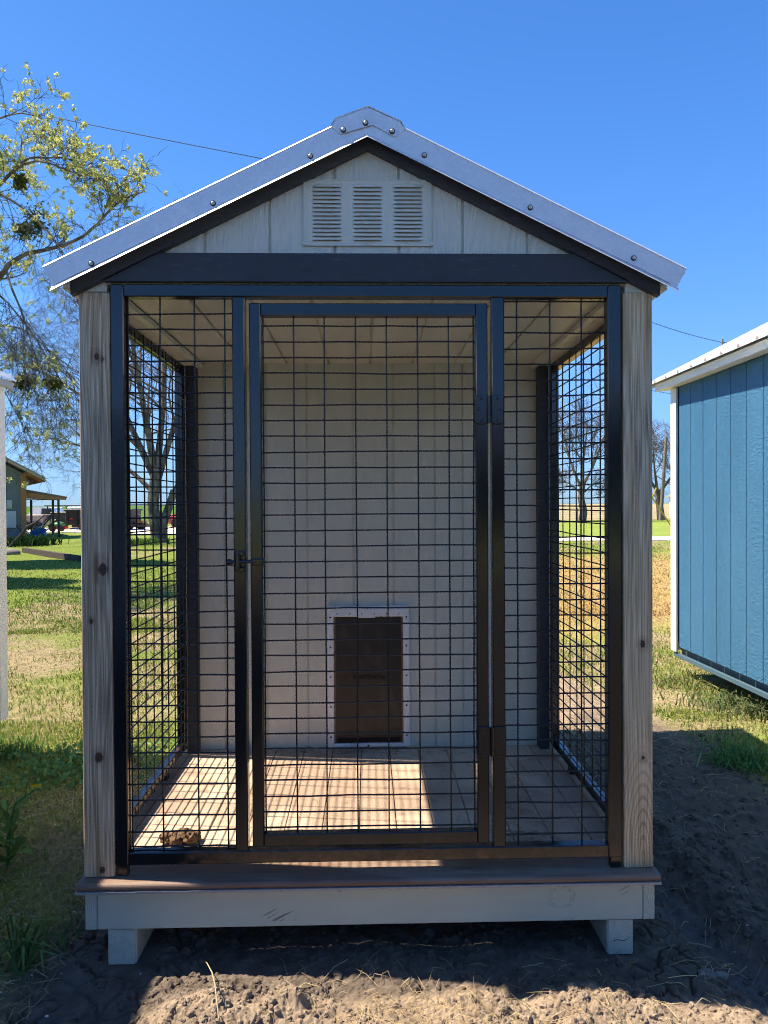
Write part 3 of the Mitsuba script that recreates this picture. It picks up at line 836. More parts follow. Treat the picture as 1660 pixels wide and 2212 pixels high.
tm = meshkit.text_mesh("PetSafe", 0.0195, 0.0016, bold=True)
tb = tm.bounds
tm.apply_scale((0.155 / (tb[1][0] - tb[0][0]), 1, 1))
tm.apply_translation((-0.0775 - tm.bounds[0][0], 0, 0))
tm.apply_transform(np.array([[1, 0, 0, 0], [0, 0, -1, 1.1801], [0, 1, 0, 0.338], [0, 0, 0, 1]], float))
kadd(pd + "__lettering", tm, "vinyl_letter", label="raised dark PetSafe lettering on the flap")
for x, z in [(-0.188, a) for a in (0.64, 0.495, 0.35, 0.205, 0.058)] + [(0.181, a) for a in (0.64, 0.5, 0.355, 0.21, 0.063)] + [(-0.006, 0.6855), (-0.006, 0.0145)]:
    kadd(pd + "__screw", trimesh.creation.icosphere(2, 0.0044).apply_scale((1, 0.5, 1)).apply_translation((x, 1.1676, z)), "rubber", smooth=True)
for x in np.linspace(-0.155, 0.145, 6):
    kadd(pd + "__slot", bx(x - 0.0016, x + 0.0016, 1.1645, 1.1656, 0.651, 0.662), "rubber")

# ------------------------------------------------------------------ neighbouring sheds
# left shed
LS = "white_shed"
tag(LS, "pale shed at the left edge with metal eave, only its corner in view", "shed")
add(LS + "__wall", cat_(bx(-5.2, -2.212, -6.5, 2.035, 0.05, 1.91)), "offwhite_siding")
for y in np.arange(-6.4, 2.0, 0.203):
    add(LS + "__wall__panel", bx(-2.2115, -2.203, y + 0.003, min(y + 0.200, 2.03), 0.05, 1.92, 0.002), "offwhite_siding")
add(LS + "__corner_trim", cat_(bx(-2.2025, -2.178, 1.96, 2.052, -0.085, 1.905, 0.003), bx(-2.30, -2.203, 2.0365, 2.052, -0.085, 1.905, 0.003)), "white_paint")
add(LS + "__floor_rim", bx(-5.2, -2.226, -6.5, 2.025, -0.12, 0.049, 0.003), "offwhite_siding")
add(LS + "__skid", bx(-2.5, -2.4, -6.4, 2.05, GZ - 0.01, -0.121), "grey_paint")
add(LS + "__skid", bx(-4.9, -4.8, -6.4, 2.05, GZ - 0.01, -0.121), "grey_paint")
v = [(-2.10, 1.932), (-3.7, 2.56), (-5.4, 1.932), (-5.4, 1.944), (-3.7, 2.572), (-2.10, 1.944)]
rf = add(LS + "__roof", prism(v, -6.6, 2.03), "roof_white")
for y in np.arange(-6.5, 1.99, 0.229):
    add(LS + "__roof__rib", prism([(-2.102, 1.945), (-3.68, 2.564), (-3.68, 2.582), (-2.102, 1.963)], y, y + 0.03), "roof_white")
add(LS + "__fascia", bx(-2.135, -2.112, -6.6, 2.02, 1.885, 1.930, 0.003), "strip_metal")
add(LS + "__soffit", bx(-2.203, -2.136, -6.6, 2.02, 1.918, 1.928), "white_paint")

# right shed
RSH = "blue_shed"
tag(RSH, "blue board sided shed with white corner trim and ribbed metal roof", "shed")
XR = 2.6
YC = 3.72
RM_ = trimesh.transformations.rotation_matrix(math.radians(1.2), (0, 0, 1), (XR, YC, 0))


def radd(key, mesh, bsdf, label=None):
    return add(key, mesh.apply_transform(RM_), bsdf, label=label)


radd(RSH + "__wall", bx(XR + 0.012, XR + 4.2, -5.0, YC - 0.01, 0.02, 2.24), "blue_siding")
y = YC - 0.115
while y > -5.0:
    radd(RSH + "__wall__panel", bx(XR, XR + 0.0115, y - 0.203 + 0.0035, y - 0.0035, -0.02, 2.17, 0.002), "blue_siding")
    y -= 0.203
radd(RSH + "__corner_trim", cat_(bx(XR - 0.020, XR - 0.0005, YC - 0.098, YC, -0.065, 2.155, 0.003), bx(XR, XR + 0.12, YC - 0.0095, YC + 0.008, -0.065, 2.155, 0.003)), "white_paint", label="white corner trim boards of the blue shed")
radd(RSH + "__floor_rim", bx(XR + 0.06, XR + 4.15, -4.95, YC - 0.03, -0.112, 0.018, 0.003), "blue_trim")
radd(RSH + "__sill_strip", bx(XR - 0.004, XR + 0.0195, -4.95, YC - 0.02, -0.112, -0.076, 0.003), "blue_trim")
radd(RSH + "__skid", bx(XR + 0.35, XR + 0.45, -4.8, YC - 0.1, GZ - 0.02, -0.113), "blue_trim")
radd(RSH + "__skid", bx(XR + 3.4, XR + 3.5, -4.8, YC - 0.1, GZ - 0.02, -0.113), "blue_trim")
e0 = XR - 0.12
add(RSH + "__fascia", bx(e0 + 0.02, e0 + 0.045, -5.1, YC + 0.13, 2.152, 2.214, 0.003), "white_paint")
add(RSH + "__soffit", bx(e0 + 0.046, XR + 0.011, -5.1, YC + 0.13, 2.162, 2.172), "white_paint")
add(RSH + "__barge_board", prism([(e0 + 0.046, 2.173), (XR + 2.1, 3.18), (XR + 2.1, 3.29), (e0 + 0.046, 2.232)], YC + 0.105, YC + 0.129), "white_paint")
rise = 0.5
zr = 2.223 + rise * (XR + 2.1 - e0 + 0.02)
add(RSH + "__roof", prism([(e0 - 0.02, 2.223), (XR + 2.1, zr), (XR + 4.4, 2.223), (XR + 4.4, 2.215), (XR + 2.1, zr - 0.008), (e0 - 0.02, 2.215)], -5.2, YC + 0.15), "roof_white")
yy = YC + 0.02
while yy > -5.1:
    xa, xb = e0 - 0.022, XR + 2.05
    rb = Polygon([(yy - 0.012, 0.0), (yy + 0.046, 0.0), (yy + 0.028, 0.021), (yy + 0.006, 0.021)])
    m = prism_x(rb, xa, xb)
    v = np.array(m.vertices)
    v[:, 2] += 2.2235 + rise * (v[:, 0] - xa)
    add(RSH + "__roof__rib", trimesh.Trimesh(v, m.faces, process=False), "roof_white")
    add(RSH + "__roof__rib_hollow_shade", prism_x([(yy + 0.002, 2.2245), (yy + 0.034, 2.2245), (yy + 0.025, 2.2405), (yy + 0.011, 2.2405)], xa - 0.0025, xa - 0.0005), "grey_box")  # dark plate painted in for the shade inside the hollow rib
    yy -= 0.229
add(RSH + "__roof__rake_trim", prism([(e0 - 0.03, 2.165), (XR + 2.1, zr - 0.05), (XR + 2.1, zr + 0.02), (e0 - 0.03, 2.238)], YC + 0.1505, YC + 0.162), "roof_white")


# ------------------------------------------------------------------ background left: house and yard
H = "blue_house"
tag(H, "blue grey house with orange corner board and porch behind the left grass", "house")
HM = trimesh.transformations.rotation_matrix(math.radians(31), (0, 0, 1), (-15.8, 31.0, 0))


def hadd(key, mesh, bsdf, label=None):
    return add(key, mesh.apply_transform(HM), bsdf, label=label)


hadd(H + "__wall", bx(-26, -15.9, 31.0, 38, GZ - 0.1, 2.72), "house_wall")
hadd(H + "__gable", prism([(-26, 2.72), (-15.9, 2.72), (-20.95, 5.5)], 31.0, 31.2), "house_wall")
for x in np.arange(-21.2, -16.0, 0.42):
    hadd(H + "__wall__batten", bx(x, x + 0.04, 30.975, 31.0, GZ, 2.7), "house_wall")
hadd(H + "__corner_board", bx(-16.02, -15.78, 30.96, 31.2, GZ, 2.72, 0.01), "orange_wood", label="orange wood corner board of the house")
rf_ = hadd(H + "__roof", prism([(-15.05, 2.42), (-20.95, 5.66), (-26.8, 2.42), (-26.8, 2.54), (-20.95, 5.78), (-15.05, 2.54)], 30.3, 38.6), "shingle")
hadd(rf_ + "__rake_board", prism([(-15.06, 2.36), (-20.95, 5.60), (-20.95, 5.74), (-15.06, 2.50)], 30.26, 30.3), "pale_wood")
hadd(rf_ + "__eave_board", bx(-15.08, -15.04, 30.31, 38.6, 2.34, 2.42), "orange_wood")
for y in np.arange(30.5, 33.4, 0.5):
    hadd(rf_ + "__rafter_tail", prism([(-15.85, 2.72), (-15.1, 2.31), (-15.1, 2.39), (-15.85, 2.80)], y, y + 0.06), "orange_wood")
pr = hadd(H + "__porch_roof", prism([(-15.78, 1.86), (-14.0, 1.58), (-14.0, 1.66), (-15.78, 2.00)], 31.25, 34.0), "shingle")
hadd(pr + "__fascia", prism([(-15.78, 1.56), (-14.05, 1.50), (-14.05, 1.60), (-15.78, 1.86)], 31.20, 31.248), "orange_wood")
hadd(pr + "__ceiling", bx(-15.78, -14.1, 31.26, 33.95, 1.52, 1.54), "old_timber")
for x, y in ((-15.3, 33.7), (-14.35, 31.5), (-14.3, 33.8)):
    hadd(H + "__porch_post", bx(x - 0.05, x + 0.05, y - 0.05, y + 0.05, GZ, 1.52), "black_metal")
hadd(H + "__electric_panel", bx(-16.75, -16.22, 30.86, 30.975, 0.22, 1.0, 0.02), "panel_grey", label="pale grey electric panel on the house wall")
hadd(H + "__electric_meter", cat_(rod((-16.49, 31.0, 1.33), (-16.49, 30.80, 1.33), 0.11, 18), bx(-16.60, -16.38, 30.9, 30.975, 1.1, 1.5, 0.01)), "panel_grey")


def stuff_leaves(c, size, nrm=None, r=None, aspect=1.6):
    """Batch of leaf quads (rhombs) at centres c."""
    r = r or rng
    m = len(c)
    d = unit(r.normal(size=(m, 3)))
    e = unit(np.cross(d, unit(r.normal(size=(m, 3)))))
    s = np.broadcast_to(size, (m,))[:, None]
    v = np.stack([c - d * s * 0.5 * aspect, c + e * s * 0.42, c + d * s * 0.5 * aspect, c - e * s * 0.42], 1)
    i = np.arange(m)[:, None] * 4
    f = np.vstack([i + [0, 1, 2], i + [0, 2, 3]])
    return v.reshape(-1, 3), f


def colvar(base, m, per, r, amt=0.25):
    base = np.asarray(base, float)
    pick = base[r.integers(0, len(base), m)] if base.ndim == 2 else np.broadcast_to(base, (m, 3))
    c = pick * np.exp(r.normal(0, amt, (m, 1)))
    return np.repeat(np.clip(c, 0.003, 0.9), per, 0)


def blades(base, hgt, width, lean, r, bend=0.6):
    """Batch of grass blades: 5 vertices each."""
    m = len(base)
    a = r.uniform(0, 2 * np.pi, m)
    d = np.stack([np.cos(a), np.sin(a), np.zeros(m)], 1)
    s = np.stack([-np.sin(a), np.cos(a), np.zeros(m)], 1)
    tw = r.uniform(0, 2 * np.pi, m)
    s = np.stack([np.cos(tw), np.sin(tw), np.zeros(m)], 1)
    h = hgt[:, None]
    w = width[:, None] * 0.5
    l = lean[:, None]
    up = np.array([0, 0, 1.0])
    mid = base + up * h * 0.55 * np.sqrt(np.maximum(1 - l * l * 0.3, 0.05)) + d * h * l * 0.35
    tip = base + up * h * np.maximum(1 - 0.75 * l, 0.12) + d * h * l * (0.8 + bend * 0.2)
    v = np.stack([base - s * w, base + s * w, mid - s * w * 0.8, mid + s * w * 0.8, tip], 1).reshape(-1, 3)
    i = np.arange(m)[:, None] * 5
    f = np.vstack([i + [0, 1, 3], i + [0, 3, 2], i + [2, 3, 4]])
    return v, f


def strap_plant(key, x, y, n, h, spread, cols, r, label, cat, w=0.02, lean=(0.2, 0.9), group=None):
    b = np.c_[x + r.normal(0, spread, n), y + r.normal(0, spread, n)]
    b = np.c_[b, height(b[:, 0], b[:, 1]) - 0.005]
    v, f = blades(b, r.uniform(0.5, 1, n) * h, np.full(n, w) * r.uniform(0.7, 1.2, n), r.uniform(*lean, n), r)
    return add(key, (v, f), "blade", color=colvar(cols, n, 5, r), label=label, cat=cat, group=group)


strap_plant("leafy_shrub", -12.85, 25.0, 700, 0.62, 0.42, [(0.02, 0.05, 0.018), (0.03, 0.075, 0.025), (0.015, 0.035, 0.015)], np.random.default_rng(5), "dark green strap leaved clump at the house corner", "shrub", 0.05)
strap_plant("tree_foot_plants", -9.0, 25.2, 420, 0.42, 0.55, [(0.11, 0.2, 0.03), (0.16, 0.26, 0.05), (0.08, 0.15, 0.03)], np.random.default_rng(6), "bright green leafy plants at the foot of the bare tree trunk", "plant", 0.05)

add("dark_timber", trimesh.creation.box((0.12, 5.2, 0.17)).apply_transform(trimesh.transformations.rotation_matrix(math.atan2(3.3, 3.9) - 0.0, (0, 0, 1))).apply_translation((-9.3, 18.7, GZ + 0.075)), "old_timber", label="long dark timber lying in the left grass", cat="timber")
add("pale_rock", trimesh.creation.icosphere(3, 0.3).apply_scale((1.1, 0.7, 0.45)).apply_translation((-11.0, 19.8, GZ + 0.05)), "stone", smooth=True, label="pale rock at the left end of the dark timber", cat="rock")
bar = add("metal_bar", poly_tube([(-13.1, 24, -0.3), (-12.62, 24, 0.22), (-12.45, 24, 0.46), (-12.1, 24, 0.62)], [0.06, 0.06, 0.05, 0.035], 8), "black_metal", label="black metal bar leaning before the house with a side handle", cat="metal bar")
add(bar + "__handle", cat_(rod((-12.62, 24, 0.22), (-12.83, 24, 0.50), 0.035), rod((-12.55, 24, 0.3), (-12.35, 23.9, 0.2), 0.03)), "black_metal")
pl = add("wading_pool", trimesh.creation.revolve(np.array([(0.0, 0.02), (0.27, 0.02), (0.31, 0.24), (0.34, 0.24), (0.31, 0.0), (0.0, 0.0)]), sections=32).apply_transform(trimesh.transformations.rotation_matrix(0.5, (1, 0, 0))).apply_translation((-14.75, 30.0, GZ + 0.15)), "pool_blue", smooth=40, label="blue plastic tub tipped on the grass beside the dark shrub", cat="tub")

# lounge chair on a black frame
LC = "lounge_chair"
tag(LC, "pale cloth lounge chair on a black frame beside the porch", "lounge chair")
add(LC + "__seat", prism_x([(35.6, 0.05), (36.3, 0.05), (36.3, 0.08), (35.6, 0.08)], -17.9, -17.35), "pale_cloth")
add(LC + "__backrest", prism([(-17.36, 0.05), (-16.72, 0.48), (-16.75, 0.52), (-17.39, 0.09)], 35.6, 36.3), "pale_cloth")
add(LC + "__frame", cat_(*[rod(a, b, 0.022) for y in (35.55, 36.35) for a, b in (((-18.1, y, GZ), (-17.0, y, 0.75)), ((-17.4, y, GZ), (-16.6, y, 0.75)), ((-17.9, y, 0.07), (-17.36, y, 0.07)), ((-17.3, y, GZ), (-17.95, y, 0.4)), ((-16.6, y, GZ), (-16.7, y, 0.7)))]), "black_metal")
# SUV
SV = "white_van"
tag(SV, "white van with dark windows parked on the gravel drive", "van")
add(SV + "__body", cat_(bx(-23.6, -20.6, 46, 47.8, 0.02, 0.62, 0.1), prism([(-22.8, 0.62), (-21.0, 0.62), (-21.2, 1.1), (-21.4, 1.16), (-22.45, 1.16), (-22.6, 1.08)], 46.08, 47.7)), "white_body")
add(SV + "__window", prism([(-21.95, 0.64), (-21.15, 0.64), (-21.3, 1.06), (-21.9, 1.06)], 46.05, 46.1), "dark_glass")
for x in (-23.0, -21.2):
    add(SV + "__wheel", rod((x, 45.98, 0.03), (x, 46.25, 0.03), 0.32, 20), "rubber", smooth=40)
# grey utility trailer
GT = "grey_trailer"
tag(GT, "low grey brown box trailer in front of the white van", "trailer")
add(GT + "__box", bx(-21.6, -20.25, 42.6, 44.6, 0.0, 0.68, 0.03), "grey_box")
for x in (-21.3, -20.6):
    add(GT + "__wheel", rod((x, 42.5, 0.0), (x, 42.7, 0.0), 0.28, 18), "rubber", smooth=40)
# dark stock trailer
DT = "dark_trailer"
tag(DT, "dark high sided trailer between the white van and the black dump trailer", "trailer")
add(DT + "__box", bx(-20.0, -18.95, 43.0, 46.0, 0.0, 0.85, 0.03), "black_metal")
add(DT + "__rack", cat_(*[rod((-20.2, y, 0.85), (-20.2, y, 1.25), 0.03) for y in (43.1, 45.9)], *[rod((-18.95, y, 0.85), (-18.95, y, 1.25), 0.03) for y in (43.1, 45.9)], rod((-20.4, 43.1, 1.25), (-18.7, 43.1, 1.25), 0.03), rod((-20.4, 45.9, 1.25), (-18.7, 45.9, 1.25), 0.03)), "black_metal")
for x in (-19.7, -19.2):
    add(DT + "__wheel", rod((x, 42.9, 0.02), (x, 43.1, 0.02), 0.3, 18), "rubber", smooth=40)
# black dump trailer
DU = "dump_trailer"
tag(DU, "long black dump trailer parked across the gravel drive", "trailer")
add(DU + "__bed", cat_(bx(-18.2, -14.3, 41.0, 43.0, 0.1, 0.98, 0.03), bx(-18.3, -14.2, 40.95, 43.05, 0.9, 1.02, 0.02), *[bx(x, x + 0.07, 40.93, 41.0, 0.1, 0.9) for x in np.arange(-18.1, -14.3, 0.55)]), "black_metal")
add(DU + "__chassis", bx(-18.0, -13.6, 41.4, 42.6, -0.1, 0.1, 0.02), "black_metal")
add(DU + "__tarp_roll", rod((-18.1, 41.1, 1.08), (-14.6, 41.1, 1.1), 0.09, 12), "white_body", smooth=40)
add(DU + "__blue_cover", bx(-17.3, -16.9, 40.9, 40.94, 0.55, 0.75), "pool_blue")
for x in (-17.1, -16.2):
    add(DU + "__wheel", rod((x, 40.85, 0.0), (x, 41.1, 0.0), 0.3, 20), "rubber", smooth=40)
for x in (-14.5, -17.7):
    add(DU + "__lamp", bx(x - 0.2, x, 40.9, 40.95, 0.42, 0.6 if x > -15 else 0.48), "lamp_red")
# garden tractor
GTR = "garden_tractor"
tag(GTR, "small green garden tractor parked before the dark trailer", "garden tractor")
add(GTR + "__hood", trimesh.creation.icosphere(3, 0.3).apply_scale((1.1, 1.2, 0.6)).apply_translation((-18.15, 40.0, 0.12)), "tractor_green", smooth=True)
add(GTR + "__deck", bx(-18.5, -17.75, 39.7, 40.4, -0.15, 0.02, 0.04), "lamp_red")
for x in (-18.4, -17.9):
    add(GTR + "__wheel", rod((x, 39.6, -0.1), (x, 39.75, -0.1), 0.18, 18), "rubber", smooth=40)
# riding mower
RM = "riding_mower"
tag(RM, "orange and black riding mower left of the bare tree trunk", "riding mower")
add(RM + "__hood", bx(-14.15, -13.75, 41.7, 42.5, 0.05, 0.28, 0.05), "orange_plastic")
add(RM + "__seat", cat_(bx(-14.75, -14.3, 41.8, 42.4, 0.1, 0.2, 0.03), bx(-14.8, -14.65, 41.8, 42.4, 0.2, 0.5, 0.03)), "black_metal")
add(RM + "__steering_wheel", cat_(rod((-14.05, 42.1, 0.25), (-14.2, 42.1, 0.48), 0.02), rod((-14.22, 42.1, 0.48), (-14.2, 42.1, 0.5), 0.15)), "black_metal")
for x in (-14.6, -13.9):
    add(RM + "__wheel", rod((x, 41.6, -0.05), (x, 41.8, -0.05), 0.22, 18), "rubber", smooth=40)
# red car
RC = "red_car"
tag(RC, "red car on the gravel drive right of the bare tree trunk", "car")
add(RC + "__body", cat_(bx(-13.5, -9.3, 45.2, 47.0, 0.0, 0.62, 0.15), prism([(-12.9, 0.6), (-10.0, 0.6), (-10.5, 1.05), (-10.8, 1.12), (-12.0, 1.12), (-12.3, 1.05)], 45.35, 46.85)), "red_body")
add(RC + "__window", prism([(-12.6, 0.64), (-11.4, 0.64), (-11.5, 1.03), (-12.2, 1.03)], 45.3, 45.36), "dark_glass")
for x in (-12.7, -10.1):
    add(RC + "__wheel", rod((x, 45.15, 0.02), (x, 45.4, 0.02), 0.31, 20), "rubber", smooth=40)

# ------------------------------------------------------------------ background right
px0, px1 = np.array([25.14, 58, GZ]), np.array([25.63, 58, 6.9])
up = add("utility_pole", poly_tube([px0, (px0 + px1) / 2, px1], [0.16, 0.14, 0.11], 10), "pole_wood", smooth=True, label="leaning grey wooden utility pole beside the right bare tree", cat="utility pole")
for a, b, l in (((17.7, 42, 1.9), (19.1, 42, -0.2), "yellow guy wire sleeve sloping down to the right behind the post"), ((18.62, 43, 2.2), (17.7, 43, 0.2), "yellow guy wire sleeve sloping down to the left behind the post")):
    add("guy_wire_sleeve", rod(a, b, 0.045, 10), "yellow_plastic", smooth=40, label=l, cat="guy wire sleeve")
WH = "white_house"
tag(WH, "small white house far behind beside the blue shed corner", "house")
add(WH + "__wall", bx(33.6, 39, 70, 76, GZ - 0.2, 1.95), "white_paint")
add(WH + "__roof", prism([(33.2, 1.9), (36.3, 3.0), (39.4, 1.9)], 69.5, 76.5), "shingle")
add(WH + "__window", bx(34.6, 35.3, 69.96, 70.0, 0.6, 1.5), "dark_glass")
FN = "wire_fence"
tag(FN, "thin wire field fence crossing behind the right trees", "fence")
fx = np.arange(6.0, 44.0, 2.4)
for x in fx:
    add(FN + "__post", rod((x, 57 + 0.06 * x, GZ - 0.1), (x, 57 + 0.06 * x, 0.85), 0.045, 7), "pole_wood")
for z in np.linspace(-0.1, 0.78, 6):
    add(FN + "__wire", poly_tube(np.c_[fx, 57 + 0.06 * fx, np.full(len(fx), z)], 0.008, 4), "pole_wood")

# ------------------------------------------------------------------ trees


def grow(start, d, L, r, lvl, P, R, out, tips):
    """A branch as a bent polyline of 6 points, then its children."""
    n = 6
    pts = [np.asarray(start, float)]
    d = unit(d)
    for i in range(n - 1):
        d = unit(d + R.normal(0, P["wob"][lvl], 3) + np.array([0, 0, P["lift"][lvl]]))
        pts.append(pts[-1] + d * L / (n - 1))
    pts = np.array(pts)
    rad = r * np.linspace(1, P["taper"][lvl], n)
    out[lvl].append((pts, rad))
    if lvl + 1 >= P["levels"]:
        tips.append(pts)
        return
    k = P["kids"][lvl]
    for j in range(k):
        t = R.uniform(P["from"][lvl], 1.0) if j else 1.0
        f = t * (n - 1)
        i = min(int(f), n - 2)
        p = pts[i] + (pts[i + 1] - pts[i]) * (f - i)
        ax = unit(pts[i + 1] - pts[i])
        side = unit(np.cross(ax, R.normal(size=3)))
        a = R.uniform(*P["angle"][lvl])
        nd = ax * math.cos(a) + side * math.sin(a)
        rr = np.interp(t, np.linspace(0, 1, n), rad)
        grow(p, nd, L * R.uniform(*P["len"][lvl]), max(rr * R.uniform(0.5, 0.75), P["rmin"]), lvl + 1, P, R, out, tips)


def tree_meshes(out, sides):
    ms = []
    for lvl, lst in out.items():
        if lst:
            ms.append(tubes(np.array([a for a, _ in lst]), np.array([b for _, b in lst]), sides[min(lvl, len(sides) - 1)]))
    return ms


def limb_poly(pts, r0, r1, n=14):
    pts = np.asarray(pts, float)
    s = np.r_[0, np.cumsum(np.linalg.norm(np.diff(pts, axis=0), axis=1))]
    t = np.linspace(0, s[-1], n)
    q = np.stack([np.interp(t, s, pts[:, k]) for k in range(3)], 1)
    q[1:-1] = 0.25 * q[:-2] + 0.5 * q[1:-1] + 0.25 * q[2:]
    return q, np.linspace(r0, r1, n)


# big leafing tree whose limbs reach in from the left
R_ = np.random.default_rng(21)
LT = "leafing_tree"
tag(LT, "large tree in pale spring leaf reaching in from the left edge", "tree")
trunk, tr = limb_poly([(-8.6, 11.0, GZ - 0.1), (-8.5, 11.0, 1.6), (-8.3, 10.9, 3.2), (-8.5, 10.9, 5.2), (-8.7, 11.1, 7.6), (-8.8, 11.3, 9.6)], 0.27, 0.05)
limbs = [
    ([(-8.35, 10.9, 3.4), (-7.4, 10.4, 4.4), (-6.3, 10.1, 5.0), (-6.17, 10.05, 5.33), (-6.04, 10, 5.46), (-5.88, 10, 5.53), (-5.6, 10, 5.52), (-5.35, 10.05, 5.57), (-5.03, 10.1, 5.72), (-4.74, 10.1, 5.85), (-4.57, 10, 5.99), (-4.5, 10, 6.15), (-4.28, 9.9, 6.26), (-4.11, 9.9, 6.46), (-3.75, 9.8, 6.46)], 0.075, 0.010, 26),
    ([(-8.5, 10.9, 5.2), (-7.3, 10.5, 6.0), (-6.6, 10.2, 6.4), (-6.21, 10, 6.67), (-6.12, 10, 6.79), (-5.98, 10, 6.93), (-5.85, 10, 7.03), (-5.58, 10, 7.11), (-5.46, 9.9, 7.05), (-5.27, 9.9, 6.94), (-5.08, 9.8, 6.86), (-4.87, 9.8, 6.77), (-4.60, 9.7, 6.64)], 0.06, 0.008, 24),
    ([(-5.98, 10, 6.93), (-5.84, 10.1, 7.12), (-5.74, 10.1, 7.19), (-5.58, 10.2, 7.21), (-5.27, 10.3, 7.28), (-4.80, 10.4, 7.15)], 0.022, 0.007, 14),
    ([(-8.5, 10.9, 5.4), (-7.4, 9.9, 6.3), (-6.7, 9.8, 6.6), (-6.22, 9.8, 6.48), (-5.98, 9.8, 6.35), (-5.83, 9.8, 6.28), (-5.7, 9.8, 6.16), (-5.3, 9.7, 5.8), (-4.95, 9.6, 5.3)], 0.045, 0.007, 16),
    ([(-8.6, 11.0, 6.0), (-7.4, 10.7, 7.4), (-6.7, 10.4, 7.9), (-6.2, 10.3, 8.0), (-5.97, 10.2, 8.02), (-5.7, 10.2, 7.95), (-5.5, 10.2, 7.85)], 0.04, 0.008, 14),
    ([(-6.17, 10.05, 5.3), (-6.0, 9.9, 4.9), (-5.75, 9.8, 4.4), (-5.55, 9.7, 3.8), (-5.3, 9.6, 3.3)], 0.022, 0.005, 14),
    ([(-8.3, 10.8, 3.2), (-7.3, 9.9, 4.3), (-6.6, 9.7, 4.5), (-6.0, 9.6, 4.0), (-5.6, 9.6, 3.4), (-5.35, 9.5, 2.9)], 0.032, 0.005, 18),
    ([(-8.3, 10.9, 3.6), (-7.5, 11.4, 4.6), (-6.7, 11.6, 4.7), (-6.1, 11.6, 4.2), (-5.6, 11.5, 3.6), (-5.2, 11.5, 3.2)], 0.032, 0.005, 18),
    ([(-8.4, 10.8, 4.2), (-7.2, 10.2, 5.1), (-6.3, 10.0, 4.9), (-5.7, 9.9, 4.2), (-5.3, 9.8, 3.6), (-4.95, 9.7, 3.0)], 0.030, 0.005, 20),
    ([(-8.4, 10.8, 4.0), (-7.0, 9.6, 4.6), (-6.3, 9.4, 4.0), (-5.9, 9.3, 3.2), (-5.6, 9.3, 2.6)], 0.026, 0.005, 16),
    ([(-8.6, 11.1, 7.0), (-8.0, 12.6, 8.4), (-7.6, 14.2, 8.6)], 0.06, 0.01, 16),
    ([(-8.5, 11.0, 5.0), (-9.6, 12.5, 6.6), (-10.4, 14.0, 7.2)], 0.06, 0.01, 16),
    ([(-8.5, 11.0, 4.6), (-10.0, 11.2, 6.2), (-11.4, 11.0, 6.8)], 0.06, 0.01, 14),
    ([(-8.7, 11.0, 6.4), (-8.9, 9.6, 7.9), (-9.2, 8.4, 8.4)], 0.05, 0.01, 12),
]
add(LT + "__trunk", tubes(trunk[None], tr[None], 12), "bark", smooth=True)
PL = dict(levels=3, wob=[0.16, 0.24, 0.3], lift=[0.02, 0.05, 0.03], taper=[0.4, 0.35, 0.4], kids=[5, 3, 0], angle=[(0.4, 1.1), (0.4, 1.2), (0, 0)], len=[(0.45, 0.75), (0.4, 0.7), (0, 0)], rmin=0.0048)
PL["from"] = [0.2, 0.2, 0]
out = {0: [], 1: [], 2: []}
tips = []
for li, (pts, r0, r1, kids) in enumerate(limbs):
    q, rad = limb_poly(pts, r0, r1, 18)
    add(LT + "__limb", tubes(q[None], rad[None], 8), "bark", smooth=True)
    drop = li in (3, 5, 6, 7, 8, 9)
    PL["lift"] = [-0.10, -0.10, -0.05] if drop else [0.03, 0.05, 0.03]
    for k in range(kids):
        t = R_.uniform(0.30 if li < 10 else 0.4, 1.0) * 17
        i = min(int(t), 16)
        p = q[i] + (q[i + 1] - q[i]) * (t - i)
        ax = unit(q[i + 1] - q[i])
        d = unit(ax * 0.7 + R_.normal(0, 0.6, 3) + np.array([0, 0, -0.7 if drop else 0.30]))
        grow(p, d, R_.uniform(0.45, 1.0) * (1.3 if drop else 0.66), max(0.0065, rad[i] * 0.35), 0, PL, R_, out, tips)
ms = tree_meshes(out, [5, 4, 3])
add(LT + "__twigs", cat_(*ms), "twig_bark", smooth=True)
tp = np.array(tips)
lc = []
for k in range(len(tp)):
    t = tp[k]
    z = t[-1, 2]
    dens = 0.60 if z > 6.2 else (0.45 if z > 5.0 else 0.18)
    if R_.random() < dens:
        for i in R_.choice([2, 3, 4, 5, 5], R_.integers(1, 3), replace=False):
            m = R_.integers(8, 17)
            lc.append(t[i] + R_.normal(0, 0.021, (m, 3)) + np.array((0, 0, 0.015)))
lc = np.concatenate(lc)
v, f = stuff_leaves(lc, R_.uniform(0.024, 0.044, len(lc)), r=R_)
add(LT + "__foliage", (v, f), "leaf", color=colvar([(0.50, 0.54, 0.20), (0.58, 0.57, 0.16), (0.38, 0.45, 0.17), (0.55, 0.58, 0.32)], len(lc), 4, R_, 0.16))
